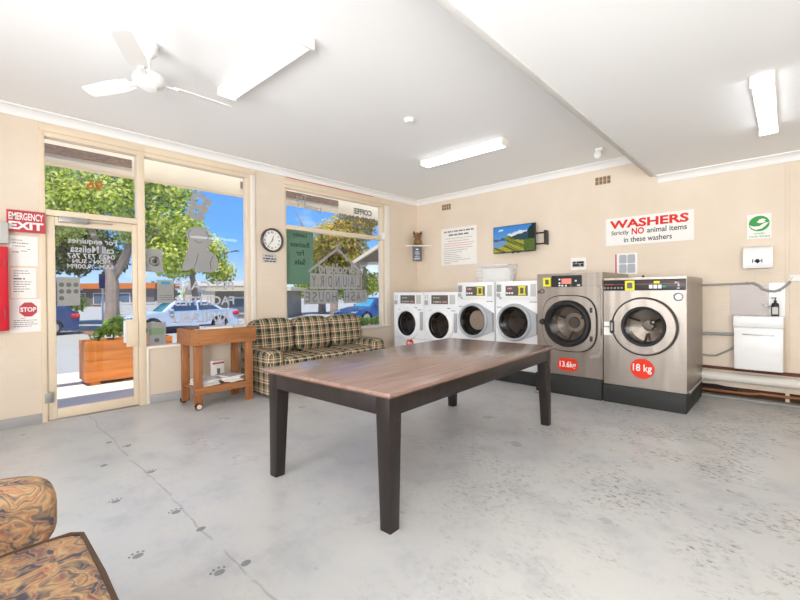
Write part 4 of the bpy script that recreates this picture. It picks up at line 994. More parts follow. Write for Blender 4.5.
# ================================================================ table
tb = thing('table', 'large dark wooden table in the middle of the grey floor', 'table', (3.275, -3.59, 0), math.radians(3.4))
hx, hy, tz = 0.597, 1.20, 0.757
MB().box((-hx, -hy, tz - 0.022), (hx, hy, tz), 0.003).build('tabletop', 'tabletop', tb)
MB().box((-hx + .004, -hy + .004, tz - 0.030), (hx - .004, hy - .004, tz - 0.0225), 0.002).build('tabletop_edge', 'tableedge', tb)
ins = 0.03; lt = 0.098; lb = 0.074
for sx in (-1, 1):
    for sy in (-1, 1):
        m = MB(); ox, oy = sx * (hx - ins), sy * (hy - ins)
        def sq(s, z): return [(ox - sx * a * s, oy - sy * b * s, z) for a, b in ((0, 0), (1, 0), (1, 1), (0, 1))]
        V = sq(lb, 0) + sq(lt, 0.60) + sq(lt, tz - 0.03)
        m._add(V, [(0, 1, 2, 3), (0, 1, 5, 4), (1, 2, 6, 5), (2, 3, 7, 6), (3, 0, 4, 7), (4, 5, 9, 8), (5, 6, 10, 9), (6, 7, 11, 10), (7, 4, 8, 11), (8, 9, 10, 11)])
        bmesh.ops.bevel(m.bm, geom=list(m.bm.edges), offset=0.004, segments=2, profile=0.5, affect='EDGES')
        m.build('leg', 'darkwood', tb)
for sx in (-1, 1): MB().box((sx * (hx - ins - .012) - .011, -hy + ins + lt, tz - .135), (sx * (hx - ins - .012) + .011, hy - ins - lt, tz - .03), 0.002).build('side_apron', 'darkwood', tb)
for sy in (-1, 1): MB().box((-hx + ins + lt, sy * (hy - ins - .012) - .011, tz - .135), (hx - ins - lt, sy * (hy - ins - .012) + .011, tz - .03), 0.002).build('end_apron', 'darkwood', tb)

# ================================================================ plaid sofa (local: front faces -y; rotz 90 deg turns it to face the room)
so = thing('plaid_sofa', 'three-seat green and cream plaid sofa under the rear window', 'sofa', (0.0, -2.755, 0), L90)
MB().box((-0.97, -0.84, 0.03), (0.97, -0.10, 0.27), 0.03, seg=3).build('base', 'plaid', so)
for sx in (-1, 1):
    MB().box((sx * 0.88 - .115, -0.86, 0.02), (sx * 0.88 + .115, -0.12, 0.45), 0.03, seg=3).cushion((sx * .88 - .125, -0.875, 0.34), (sx * .88 + .125, -0.10, 0.575), 4.5, 10).build('arm', 'plaid', so)
for i in range(3):
    x0 = -0.765 + i * .51; x1 = x0 + .51
    MB().cushion((x0, -0.90, 0.25), (x1, -0.22, 0.475), 6, 10).build('seat_cushion', 'plaid', so)
R = Matrix.Rotation(math.radians(-10), 4, 'X')
for i in range(3):
    x0 = -0.95 + i * .625; x1 = x0 + .625
    MB().cushion((x0, -0.20, 0.0), (x1, 0.12, 0.50), 4.2, 12, 0, Matrix.Translation((0, -0.28, 0.44)) @ R).build('back_cushion', 'plaid', so)
MB().box((-0.97, -0.16, 0.1), (0.97, -0.06, 0.80), 0.04, seg=3).build('back_frame', 'plaid', so)
for sx in (-1, 1):
    for yy in (-0.78, -0.18): MB().box((sx * .85 - .03, yy - .03, 0), (sx * .85 + .03, yy + .03, 0.04)).build('foot', 'black', so)

# ================================================================ timber trolley with magazines
tr = thing('timber_trolley', 'stained pine trolley on small wheels beside the plaid sofa', 'trolley', (0.48, -4.20, 0), L90)
# local x = along wall, -y = towards room
wx, dy = 0.37, 0.24
MB().box((-wx, -dy, 0.71), (wx, -dy + .022, 0.885), 0.003).build('front_panel', 'pine', tr)
MB().box((-wx, dy - .022, 0.71), (wx, dy, 0.885), 0.003).build('back_panel', 'pine', tr)
for sx in (-1, 1): MB().box((sx * (wx - .011) - .011, -dy + .022, 0.71), (sx * (wx - .011) + .011, dy - .022, 0.885), 0.003).build('end_panel', 'pine', tr)
MB().box((-wx + .022, -dy + .022, 0.80), (wx - .022, dy - .022, 0.815)).build('tray', 'pine', tr)
m = MB()
for sx in (-1, 1):
    for yy in (0.74, 0.85): MB().lathe([(0.006, 0), (0.006, 0.003), (0, 0.003)], (sx * .3, -dy, yy), '-y', 8).build('screw_head', P('dark_screw', (110, 66, 34), 0.5), tr)
for sx in (-1, 1):
    for sy in (-1, 1):
        lx = sx * (wx - .075); ly = sy * (dy - .05)
        z0 = 0.075 if (sx < 0 and sy < 0) else 0.0
        z0 = 0.03 if sx < 0 else 0.0
        MB().box((lx - .042, ly - .026, z0), (lx + .042, ly + .026, 0.71), 0.003).build('leg', 'pineup', tr)
for sx in (-1,):
    for sy in (-1, 1):
        wl_ = MB().lathe([(0, -0.014), (0.036, -0.014), (0.036, 0.014), (0, 0.014)], (sx * (wx - .075) - .01, sy * (dy - .05) - (.042 if sy < 0 else -.042), 0.037), '-y', 24).build('wheel', 'rubber', tr)
        if sy < 0: MB().lathe([(0, 0.0), (0.027, 0.0), (0.027, 0.003), (0, 0.003)], (sx * (wx - .075) - .01, sy * (dy - .05) - .056, 0.037), '-y', 20).build('wheel_hub', 'cream', tr)
for sy in (-1, 1): MB().box((-wx + .04, sy * (dy - .018) - .012, 0.165), (wx - .04, sy * (dy - .018) + .012, 0.235), 0.003).build('shelf_rail', 'pine', tr)
for i in range(9): MB().box((-wx + .05 + i * .072, -dy + .032, 0.215), (-wx + .10 + i * .072, dy - .032, 0.232), 0.002).build('shelf_slat', 'pine', tr)
rm = random.Random(11)
covers = [P('mag_%d' % i, c_, 0.45, var=0.15, scale=14) for i, c_ in enumerate([(214, 210, 204), (196, 194, 192), (226, 222, 214), (184, 170, 160), (208, 214, 220)])]
def magazine(x, y, z, rz, label, grp, mi, w=.105, h=.14, t=.008):
    o = thing('magazine', label, 'magazine', (x, y, z), rz, grp)
    MB().box((-w, -h, 0.001), (w, h, t - .001)).build('pages', 'offwhite', o)
    m = MB().box((-w - .002, -h - .002, t - .001), (w + .002, h + .002, t)).box((-w - .002, -h - .002, 0), (w + .002, h + .002, .001)); m.build('cover', covers[mi], o); return o
ords = ['lowest', 'second', 'third', 'fourth', 'topmost']
for i in range(5): magazine(0.505 + rm.uniform(-.02, .02), -4.36 + rm.uniform(-.02, .02), 0.233 + i * .0125, L90 + rm.uniform(-.25, .25), f'{ords[i]} magazine in the left pile on the trolley shelf', 'magazines in the left shelf pile', i, t=.0125)
for i in range(5): magazine(0.505 + rm.uniform(-.02, .02), -4.06 + rm.uniform(-.02, .02), 0.233 + i * .0145, L90 + rm.uniform(-.3, .3), f'{ords[i]} magazine in the right pile on the trolley shelf', 'magazines in the right shelf pile', (i + 2) % 5, t=.0145)
bx = thing('small_box', 'small white box with a red band behind the shelf magazines', 'box', (0.30, -4.125, 0.233), L90 + .12)
MB().box((-0.075, -0.02, 0), (0.075, 0.03, 0.225), 0.003).build('body', 'paper', bx); MB().box((-0.0755, -0.0205, 0.185), (0.0755, -0.02, 0.205)).build('red_band', 'exitred', bx); MB().box((-0.02, -0.0205, 0.05), (0.02, -0.02, 0.13)).build('grey_print', 'greyink', bx)
magazine(0.44, -4.25, 0.8155, L90 + .06, 'lower magazine lying in the trolley tray', 'magazines in the trolley tray', 4, .15, .12, .05)
magazine(0.50, -4.22, 0.8657, L90 - .12, 'pale blue magazine on top in the trolley tray', 'magazines in the trolley tray', 1, .15, .13, .036)
magazine(0.46, -3.955, 0.8155, L90 + .15, 'magazine at the sofa end of the trolley tray', 'magazines in the trolley tray', 4, .085, .08, .082)

# ================================================================ paisley armchair, near left
ac = thing('paisley_armchair', 'ochre and slate paisley armchair cut by the lower left corner', 'armchair', (3.945, -6.42, 0), PI)
# local: front faces -y -> world +y
MB().box((-0.31, -0.36, 0.05), (0.31, 0.35, 0.29), 0.03, seg=3).build('base', 'paisley', ac)
MB().cushion((-0.32, -0.445, 0.27), (0.32, 0.24, 0.465), 11, 14).build('seat_cushion', 'paisley', ac)
pp = [(-.30, -.405), (.30, -.405)]
MB().tube([(.316, .2, .452), (.318, -.1, .454), (.313, -.41, .452), (.295, -.440, .448), (0, -.444, .452), (-.295, -.440, .448), (-.313, -.41, .452), (-.318, -.1, .454), (-.316, .2, .452)], 0.008, 8).build('piping', P('dark_piping', (86, 66, 52), 0.9), ac)
for sx in (-1, 1):
    MB().box((sx * .42 - .10, -0.36, 0.05), (sx * .42 + .10, 0.36, 0.5), 0.04, seg=3).cushion((sx * .42 - .112, -0.385, 0.40), (sx * .42 + .112, 0.36, 0.655), 4.2, 12).build('arm', 'paisley', ac)
MB().cushion((-0.33, 0.18, 0.40), (0.33, 0.42, 0.92), 4.5, 12).build('back_cushion', 'paisley', ac)
MB().box((-0.5, 0.34, 0.05), (0.5, 0.46, 0.86), 0.05, seg=3).build('back_frame', 'paisley', ac)
for sx in (-1, 1):
    for yy in (-.3, .38): MB().box((sx * .42 - .03, yy - .03, 0), (sx * .42 + .03, yy + .03, .055)).build('foot', 'black', ac)

# ================================================================ paw prints painted on the floor
pawm = P('paw_paint', (138, 140, 144), 0.6, 0, 0.2, 0.15, 40)
where = ['beside the armchair seat', 'near the paisley arm', 'in the middle of the trail', 'small and smudged, near the joint line', 'left row, halfway to the door', 'right row, halfway to the door', 'left row towards the door', 'right row towards the door', 'left row nearest the door', 'smudged, close to the picture bottom']
for i, (x, y) in enumerate([(3.536, -5.462), (3.122, -5.685), (2.82, -5.416), (3.11, -5.384), (2.411, -5.627), (2.096, -5.349), (1.706, -5.556), (1.377, -5.326), (1.157, -5.416), (3.562, -5.348)]):
    m = MB(); a0 = rm.uniform(-.4, .4) + PI; full = i in (0, 1, 2, 4, 5, 7)
    def pp2(cx, cy, rx, ry):
        c_, s_ = math.cos(a0), math.sin(a0)
        m.prism([(u * c_ - v_ * s_, u * s_ + v_ * c_) for u, v_ in ell(cx, cy, rx, ry, 14)], 'xy', 0.0003, 0.0012)
    pp2(0, 0, 0.019, 0.025)
    if full:
        for k in range(4):
            q = -1.0 + k * .67; pp2(0.037 * math.cos(q), 0.037 * math.sin(q), 0.008, 0.006)
    tag(m.build('paw_print', pawm, None, (x, y, 0)), 'grey painted paw print on the floor, ' + where[i], 'paw print', 'painted paw prints')

# ================================================================ outside
GZ = -0.42
struct('pavement', MB().box((-3.35, -14, -0.25), (-T, 6, -0.03)), 'pave')
struct('road', MB().box((-140, -90, GZ - .2), (-3.2, 120, GZ)), 'asphalt')
struct('verge', MB().box((-18.6, -2.75, GZ), (-15.85, 1.4, GZ + .03), 0.01), 'mulch')
aw = thing('street_awning', 'cream fascia beam of the shop awning seen through the glass tops', 'awning')
MB().box((-1.36, -7.5, 2.925), (-1.2, 2.0, 3.25), 0.005).build('fascia_beam', 'outcream', aw)
MB().box((-1.2, -5.75, 3.04), (-1.185, -4.66, 3.15)).box((-1.2, -3.1, 3.04), (-1.185, -1.06, 3.15)).build('weathered_slot', 'slot', aw)
for y in (-7.2, 1.6): MB().box((-1.2, y, 3.226), (-T - .03, y + .06, 3.25)).build('bracket', 'outcream', aw)

leafcols = {'plant': [(196, 222, 96), (160, 200, 76), (224, 238, 140), (130, 172, 64)], 'lime': [(204, 216, 88), (176, 198, 74), (226, 230, 128), (136, 160, 62), (236, 236, 150)], 'mid': [(160, 184, 88), (180, 198, 100), (126, 150, 74), (202, 208, 120), (96, 122, 60)],
            'autumn': [(222, 196, 96), (188, 192, 90), (232, 212, 120), (150, 152, 74), (200, 160, 90)], 'dark': [(84, 108, 62), (104, 128, 72), (64, 84, 52), (126, 146, 84)]}
def foliage(blobs, n, size, kind, seed):
    r = random.Random(seed); m = MB(); cols = []; tot = sum(b[3] ** 2 for b in blobs)
    for bx_, by, bz, br in blobs:
        for _ in range(int(n * br * br / tot)):
            d = Vector((r.gauss(0, 1), r.gauss(0, 1), r.gauss(0, 1))).normalized(); p = Vector((bx_, by, bz)) + Vector((d.x, d.y, d.z * .8)) * br * (r.uniform(.45, 1.05))
            nn = (d + Vector((r.uniform(-.8, .8), r.uniform(-.8, .8), r.uniform(-.2, 1.0)))).normalized()
            u = nn.orthogonal().normalized(); u.rotate(Matrix.Rotation(r.uniform(0, 6.3), 3, nn)); w_ = nn.cross(u); s_ = size * r.uniform(.6, 1.3)
            m._add([p - u * s_ * .5, p + w_ * s_ * .32, p + u * s_ * .5, p - w_ * s_ * .32], [(0, 1, 2, 3)])
            cols.append(lin(r.choice(leafcols[kind])))
    return m, cols
def tree(name, label, base, trunk_pts, rad, blobs, n, size, kind, seed, group='street trees', branches=(), k=1.0):
    sc3 = lambda ps: [tuple(k * c for c in p) for p in ps]
    trunk_pts = sc3(trunk_pts); rad = [k * r_ for r_ in rad]; blobs = sc3(blobs); size *= k; branches = [(sc3(b), [k * q for q in rr]) for b, rr in branches]
    t = thing(name, label, 'tree', base, 0, group)
    m = MB().tube(trunk_pts, rad, 10)
    m.build('trunk', 'bark', t)
    for b, rr in branches: MB().tube(b, rr, 8).build('branch', 'bark', t)
    fm, cols = foliage(blobs, n, size, kind, seed); fm.build('crown', 'leaf', t, colors=cols, angle=180)
    return t
# world directions: image-right = (.725,.688)
def off(a, d, z): return (a * .725 - d * .688, a * .688 + d * .725, z)   # a to the right, d away from the shop
tree('gum_tree', 'big gum tree with forked grey trunk seen through the door', (-16.5, -1.85, GZ), [(0, 0, 0), (0.05, .03, 1.2), off(.06, 0, 2.0), off(.02, 0, 2.9)], [.36, .27, .27, .22],
     [off(-1.5, 0, 5.6, ), off(0.6, 0, 5.9), off(2.2, .5, 5.4), off(-2.7, .4, 5.0), off(-.6, .8, 7.0), off(3.2, .3, 4.4), off(3.6, .2, 3.2), off(1.9, .8, 3.6)] and
     [(*off(-1.5, 0, 5.6), 1.5), (*off(.6, 0, 5.9), 1.5), (*off(2.2, .5, 5.3), 1.3), (*off(-2.9, .4, 5.2), 1.4), (*off(-.6, .8, 7.0), 1.6), (*off(3.1, .3, 4.6), 1.0), (*off(2.6, .2, 3.4), 1.15), (*off(1.6, .9, 3.9), 1.0), (*off(-4.2, .4, 6.0), 1.7), (*off(-4.0, .3, 4.2), 1.2), (*off(1.6, .3, 6.9), 1.3), (*off(-2.6, .2, 6.6), 1.5), (*off(.9, .4, 4.5), .9), (*off(-3.4, .3, 7.4), 1.4), (*off(2.6, .5, 6.4), 1.0), (*off(.6, .6, 8.0), 1.4), (*off(-5.0, .6, 7.4), 1.3)],
     21000, .2, 'lime', 1, branches=[([off(.02, 0, 2.8), off(-.35, 0, 3.7), off(-1.0, 0, 4.8), off(-1.6, .2, 5.6)], [.2, .15, .1, .05]), ([off(.04, 0, 2.4), off(.6, .1, 3.4), off(.9, .2, 4.4), off(1.4, .3, 5.4)], [.22, .2, .12, .05]), ([off(.9, .2, 4.0), off(2.0, .3, 4.6), off(2.8, .3, 5.0)], [.12, .08, .04])])
tree('street_tree', 'dark-trunked street tree behind the blue hatchback', (-24.8, -3.0, GZ), [(0, 0, 0), off(.1, 0, 2), off(.0, 0, 3.6)], [.25, .2, .14],
     [(*off(-.8, 0, 5.2), 1.8), (*off(1.2, 0, 5.6), 1.6), (*off(0, .5, 7), 1.9), (*off(-1.9, 0, 3.9), 1.1), (*off(.5, .3, 3.9), 1.2), (*off(2.3, .2, 4.6), 1.4), (*off(-2.8, .2, 4.6), 1.2), (*off(3.2, .3, 3.6), .9), (*off(1.4, .2, 3.4), .8), (*off(-3.6, .2, 3.4), .9)], 13000, .24, 'dark', 2)
tree('street_tree', 'green tree standing behind the silver sedan', (-19.2, 2.6, GZ), [(0, 0, 0), off(.1, 0, 1.6), off(-.1, 0, 3.2)], [.22, .17, .13],
     [(*off(-.9, 0, 3.6), 1.3), (*off(.4, 0, 4.1), 1.5), (*off(-.9, .4, 5.2), 1.5), (*off(1.4, .3, 3.0), .9), (*off(-2.0, .3, 4.4), 1.2)], 9000, .2, 'lime', 3)
tree('autumn_tree', 'yellow-brown tree filling the middle of the rear window', (-20.74, 13.70, GZ), [(0, 0, 0), off(.1, 0, 2), off(.2, 0, 3.4)], [.22, .18, .12],
     [(*off(.2, 0, 4.3), 1.4), (*off(1.2, .2, 5.0), 1.3), (*off(-.8, .3, 3.6), 1.0), (*off(1.0, .2, 3.4), 1.1), (*off(0, .4, 2.6), .9), (*off(2.0, 0, 5.6), .9)], 9000, .2, 'autumn', 4, k=1.42,
     branches=[([off(.1, 0, 2.4), off(-1.0, 0, 3.8), off(-1.7, 0, 5.0), off(-2.1, 0, 5.8)], [.1, .07, .04, .02])])
tree('green_shrub_tree', 'dense green tree behind the house emblem in the rear window', (-22.63, 13.94, GZ), [(0, 0, 0), (0, 0, 1.6)], [.25, .2],
     [(*off(-.8, 0, 2.6), 1.3), (*off(1.0, 0, 2.2), 1.3), (*off(2.2, 0, 2.0), 1.2), (*off(.2, .3, 3.8), 1.3), (*off(3.0, .3, 1.9), 1.0)], 8000, .22, 'lime', 6, k=1.3)
for i, (a, z, r_, kd, lb) in enumerate([(-62, 1.5, 2.8, 'mid', 'low green tree far behind the blue hatchback'), (-52, 1.7, 2.6, 'dark', 'far dark tree seen behind the gum trunk'), (-43, 1.5, 2.4, 'lime', 'far bright green tree beyond the grey fence'), (-19, 2.0, 2.6, 'lime', 'rounded yellow-green tree far beyond the beige building'), (-10.5, 1.6, 2.4, 'mid', 'far green tree past the street lamp')]):
    d0 = 84; x = 5.44 + a * .725 * .95 - d0 * .688; y = -6.24 + a * .688 * .95 + d0 * .725
    tree('far_tree', lb, (x, y, GZ), [(0, 0, 0), (0, 0, z)], [.3, .25], [(0, 0, z + 1.0, r_), (*off(2.0, 0, z + .4), r_ * .8), (*off(-2.0, 0, z + .3), r_ * .8)], 1500, .6, kd, 20 + i, 'far trees')

# cars
def car(name, label, loc, rotz, paint, L=4.7, W=1.8, H=1.43, hatch=False):
    t = thing(name, label, 'car', loc, rotz)
    hl = L / 2; xf, xr = hl - .95, -hl + .95; wr = .33
    def arch(xc): return [(xc + .40 * math.cos(a), .32 + .40 * math.sin(a)) for a in [PI * i / 10 for i in range(11)]]
    prof = [(hl - .03, .30), (hl, .45), (hl - .08, .68), (hl - .55, .82), (hl - 1.15, .93), (-hl + (.45 if hatch else .95), 1.0), (-hl + .06, .97 if not hatch else .98), (-hl, .72), (-hl + .04, .30)]
    lower = [(-hl + .06, .22)] + arch(xr)[::-1] + arch(xf)[::-1] + [(hl - .06, .22)]
    m = MB().prism(prof + lower, 'xz', -W / 2, W / 2)
    for v in m.bm.verts:
        if v.co.z > .6: v.co.y *= 1 - (v.co.z - .6) * .16
        v.co.y *= 1 - .10 * max(0, (abs(v.co.x) - hl + .7) / .7)
    m.build('body', paint, t, angle=50)
    b0, b1 = (xf - .35, -hl + (.12 if hatch else .55)); t0, t1 = (.45, -hl + (.55 if hatch else 1.35))
    def cab(o, zb, zt, wb, wt, mat, nm, i0=0):
        q = MB(); A = [(b0 - o, wb), (b1 + o, wb)]; V = [(b0 - o, -wb, zb), (b0 - o, wb, zb), (b1 + o, wb, zb), (b1 + o, -wb, zb), (t0 - o, -wt, zt), (t0 - o, wt, zt), (t1 + o, wt, zt), (t1 + o, -wt, zt)]
        q._add(V, [(0, 1, 2, 3), (4, 5, 6, 7), (0, 1, 5, 4), (1, 2, 6, 5), (2, 3, 7, 6), (3, 0, 4, 7)])
        bmesh.ops.bevel(q.bm, geom=[e for e in q.bm.edges], offset=.06, segments=3, profile=.5, affect='EDGES')
        return q.build(nm, mat, t, angle=50)
    cab(0, .9, H, W / 2 - .12, W / 2 - .30, paint, 'roof')
    cg = P('car_window', (40, 66, 96), 0.08, 0, 0.8, .2, 2)
    for sy in (-1, 1):
        mid = (b0 + b1) / 2 - .1
        for xa, xb, ta, tb_ in ((b0 - .28, mid + .04, t0 - .06, mid + .04), (mid - .04, b1 + .3, mid - .04, t1 + .06)):
            def yy(z): return sy * ((W / 2 - .12) + (W / 2 - .30 - W / 2 + .12) * (z - .9) / (H - .9))
            q = MB(); z0, z1 = .97, H - .10; o = sy * .012
            q._add([(xa, yy(z0) + o, z0), (xb, yy(z0) + o, z0), (tb_, yy(z1) + o, z1), (ta, yy(z1) + o, z1), (xa, yy(z0) - o, z0), (xb, yy(z0) - o, z0), (tb_, yy(z1) - o, z1), (ta, yy(z1) - o, z1)],
                   [(0, 1, 2, 3), (4, 5, 6, 7), (0, 1, 5, 4), (1, 2, 6, 5), (2, 3, 7, 6), (3, 0, 4, 7)])
            q.build('side_window', cg, t)
    for bx0, tx0, s_, nm in ((b0, t0, 1, 'windscreen'), (b1, t1, -1, 'rear_window')):
        q = MB(); lx = lambda z: bx0 + (tx0 - bx0) * (z - .9) / (H - .9) + s_ * .015
        wy = lambda z: (W / 2 - .12) + (-.18) * (z - .9) / (H - .9) - .10
        z0, z1 = .96, H - .07; V = []
        for dx in (0, -.03 * s_): V += [(lx(z0) + dx, -wy(z0), z0), (lx(z0) + dx, wy(z0), z0), (lx(z1) + dx, wy(z1), z1), (lx(z1) + dx, -wy(z1), z1)]
        q._add(V, [(0, 1, 2, 3), (4, 5, 6, 7), (0, 1, 5, 4), (1, 2, 6, 5), (2, 3, 7, 6), (3, 0, 4, 7)]); q.build(nm, P('windscreen', (70, 150, 170), 0.08, 0, 0.8, .2, 2) if nm == 'windscreen' else cg, t)
    for xc in (xf, xr):
        for sy in (-1, 1):
            c_ = (xc, 0, wr); q = MB(); n = 28
            pr = [(.2, -.0), (wr - .02, 0), (wr, .03), (wr, .19), (wr - .02, .22), (0, .22)]
            q.lathe([(r_, sy * (W / 2 - .01) * -1 + (-sy) * (-h_)) for r_, h_ in pr], c_, '-y', n)
            wt = q.build('wheel', 'rubber', t)
            q = MB().lathe([(.0, -sy * (W / 2 - .005)), (.05, -sy * (W / 2 + .0)), (.2, -sy * (W / 2 - .03)), (.215, -sy * (W / 2 - .0)), (.235, -sy * (W / 2 - .005)), (.235, -sy * (W / 2 - .06)), (0, -sy * (W / 2 - .06))], c_, '-y', n)
            for k in range(7):
                a = 2 * PI * k / 7; q.tube([(xc + .04 * math.cos(a), sy * (W / 2 - .0), wr + .04 * math.sin(a)), (xc + .22 * math.cos(a), sy * (W / 2 - .012), wr + .22 * math.sin(a))], .018, 6)
            q.build('rim', P('rim_silver', (196, 196, 198), .35, .2), wt)
    for sy in (-1, 1):
        MB().cushion((-hl - .015, sy * .74 - .14, .70), (-hl + .32, sy * .74 + .14, .90), 4, 5).build('tail_light', P('tail_red', (206, 34, 50), 0.25), t)
        MB().cushion((hl - .5, sy * .70 - .13, .60), (hl - .06, sy * .70 + .13, .76), 4, 5).build('headlight', 'chrome', t)
        MB().cushion((b0 - .45, sy * .92 - .08, .95), (b0 - .28, sy * .92 + .08, 1.07), 4, 5).build('wing_mirror', paint, t)
    MB().box((-hl - .02, -.25, .5), (-hl + .05, .25, .62)).build('number_plate', 'paper', t)
    for sy in (-1, 1): MB().box((-.45, sy * .885 - .02, .84), (-.28, sy * .885 + .02, .87), .005).box((.55, sy * .885 - .02, .84), (.72, sy * .885 + .02, .87), .005).build('door_handle', paint, t)
    return t
nose = -PI / 2
silver = P('silver_paint', (176, 190, 206), 0.35, 0.0, 0.6, .03, 1)
bluep = P('blue_paint', (50, 76, 122), 0.22, 0.3, 0.6, .06, 1)
bluep2 = P('bright_blue_paint', (40, 84, 140), 0.22, 0.3, 0.6, .06, 1)
car('sedan_car', 'silver sedan parked beyond the front window', (-14.84, .485, GZ), nose, silver)
car('hatchback_car', 'dark blue hatchback with red tail light seen through the door', (-17.8, -5.05, GZ), nose, bluep, 4.3, 1.8, 1.45, True)
car('parked_car', 'blue car parked beyond the right of the rear window', (-11.9, 9.9, GZ), nose, bluep2)

# planters and plants
def planter(name, label, loc, L, W, H):
    t = thing(name, label, 'planter', loc, 0, None)
    m = MB()
    nb = 4
    for i in range(nb):
        z0 = .05 + (H - .05) * i / nb; z1 = .05 + (H - .05) * (i + 1) / nb - .0008
        m.box((W / 2 - .03, -L / 2, z0), (W / 2, L / 2, z1), .0008).box((-W / 2, -L / 2, z0), (-W / 2 + .03, L / 2, z1), .0008)
        m.box((-W / 2 + .03, -L / 2, z0), (W / 2 - .03, -L / 2 + .03, z1), .003).box((-W / 2 + .03, L / 2 - .03, z0), (W / 2 - .03, L / 2, z1), .003)
    m.build('plank_box', 'planter', t)
    MB().box((-W / 2 + .03, -L / 2 + .03, .06), (W / 2 - .03, L / 2 - .03, H - .05)).build('soil', 'soil', t)
    for sy in (-1, 1): MB().box((-W / 2 + .02, sy * (L / 2 - .12) - .05, 0), (W / 2 - .02, sy * (L / 2 - .12) + .05, .05)).build('foot', 'planter', t)
    return t
planter('wooden_planter', 'orange wooden planter box outside the glass door', (-2.1, -4.53, -.03), 1.14, .5, .635)
planter('wooden_planter', 'wooden planter box below the rear window', (-0.95, -0.75, -.03), 1.5, .45, .62)
def plant(loc, label, n, s, seed, kind='plant', cols_=None):
    t = thing('leafy_plant', label, 'plant', loc, 0, 'planter plants'); r = random.Random(seed)
    for k in range(3):
        a = r.uniform(0, 6.3); MB().tube([(0, 0, -.02), (.05 * math.cos(a), .05 * math.sin(a), s), (.09 * math.cos(a), .09 * math.sin(a), 1.7 * s)], .006, 5).build('stem', P('green_stem', (110, 130, 60), .8), t)
    fm, cols = foliage([(0, 0, s * 1.1, s), (.05, .05, s * 1.7, s * .7)], n, s * .5, kind, seed); fm.build('leaves', 'leaf', t, colors=cols, angle=180)
plant((-2.1, -4.72, .58), 'tall leafy plant nearest the lock in the orange planter', 320, .17, 31); plant((-2.05, -4.92, .58), 'smaller leafy plant in the orange planter', 160, .10, 32)
plant((-2.1, -4.40, .58), 'leafy plant behind the window post in the orange planter', 220, .14, 33)
for i, y in enumerate((-1.12, -.86, -.6, -.34)):
    plant((-0.95, y, .54), ('leftmost plant', 'second plant from the left', 'third plant from the left', 'rightmost plant')[i] + ' in the planter below the rear window', 200, .12, 40 + i)
# street lamp, far buildings, fence, street sign
lp = thing('street_lamp', 'tall dark street lamp post beyond the silver sedan', 'street lamp', (-39.5, 13.2, GZ))
MB().tube([(0, 0, 0), (0, 0, 6.3)], [.14, .1], 10).build('pole', P('lamp_post', (70, 74, 84), .5), lp)
MB().tube([(0, 0, 6.2), off(1.4, 0, 6.45)], .06, 8).cushion(tuple(Vector(off(1.3, 0, 6.4)) - Vector((.25, .25, .06))), tuple(Vector(off(1.3, 0, 6.4)) + Vector((.25, .25, .08))), 4, 4).build('lamp_arm', P('lamp_post', (70, 74, 84), .5), lp)
def building(name, label, px, L, D, H, rot, wallc, roofc, wins, slab=.25):
    t = thing(name, label, 'building', px, rot)
    MB().box((-L / 2, 0, 0), (L / 2, D, H)).build('walls', wallc, t)
    MB().box((-L / 2 - .4, -.5, H), (L / 2 + .4, D + .4, H + slab)).build('roof', roofc, t)
    for x0, x1, z0, z1 in wins:
        f = MB().box((x0, -.06, z0), (x1, 0, z1)).build('window', P('far_window_frame', (228, 228, 224), .6), t)
        MB().box((x0 + .12, -.09, z0 + .12), (x1 - .12, -.05, z1 - .12)).build('pane', P('far_glass', (96, 112, 128), .15), f)
    return t
rot = math.atan2(.688, .725)
building('beige_building', 'low beige shop building far beyond the silver sedan', (-55.3, 18.9, GZ), 9.5, 6, 2.9, rot, P('beige_render', (206, 192, 172), .8), P('pale_roof', (226, 220, 210), .7), [(1.2, 3.0, .9, 2.1), (-3.6, -2.2, .4, 2.1)], .7)
bb = building('orange_building', 'far dark shop building with an orange fascia seen through the door', (-66.5, 8.0, GZ), 13, 6, 2.6, rot, P('dark_grey_render', (120, 112, 108), .8), P('orange_fascia', (214, 118, 48), .7), [(-5.4, -3.5, .3, 2.0), (-2.4, -.4, .3, 2.0), (1.0, 3.0, .3, 2.0)], .8)  # plain dark grey walls below the orange fascia
building('white_building', 'long white low building at the far left through the door', (-68, -4.0, GZ), 12, 6, 2.4, rot, P('white_render', (220, 216, 208), .8), P('grey_roof', (190, 186, 180), .7), [(-2, 0, .5, 1.8), (2, 4, .5, 1.8)], .4)
g = thing('gabled_shelter', 'pale gable-roofed open shelter at the right of the rear window', 'shelter', (-11.9, 12.05, GZ), math.atan2(.688, .725))
for px_ in (-2.6, 2.6):
    for py_ in (.2, 5.0): MB().box((px_ - .09, py_ - .09, 0), (px_ + .09, py_ + .09, 3.6)).build('post', P('shelter_post', (150, 134, 112), .8), g)
MB().prism([(-3.0, 3.4), (0, 5.3), (3.0, 3.4), (3.0, 3.62), (0, 5.55), (-3.0, 3.62)], 'xz', -.1, 5.6).build('roof', P('house_roof', (222, 204, 176), .8), g)
MB().prism([(-2.6, 3.62), (2.6, 3.62), (0, 5.28)], 'xz', .5, .6).build('gable', P('gable_boards', (136, 114, 92), .8), g)
MB().box((-2.7, .1, 3.45), (2.7, .3, 3.62)).build('tie_beam', P('shelter_post', (150, 134, 112), .8), g)
building('park_shelter', 'low pale building with flat roof at the left of the rear window', (-21.5, 7.2, GZ), 5.0, 4, 1.9, rot, P('shed_wall', (140, 136, 128), .8), P('cream_roof', (222, 210, 184), .7), [(-1.6, .2, .3, 1.5), (.8, 2.0, .3, 1.5)], .25)
fn = thing('slat_fence', 'pale grey slatted fence beyond the silver sedan bonnet', 'fence', (-33, 4.6, GZ), rot)
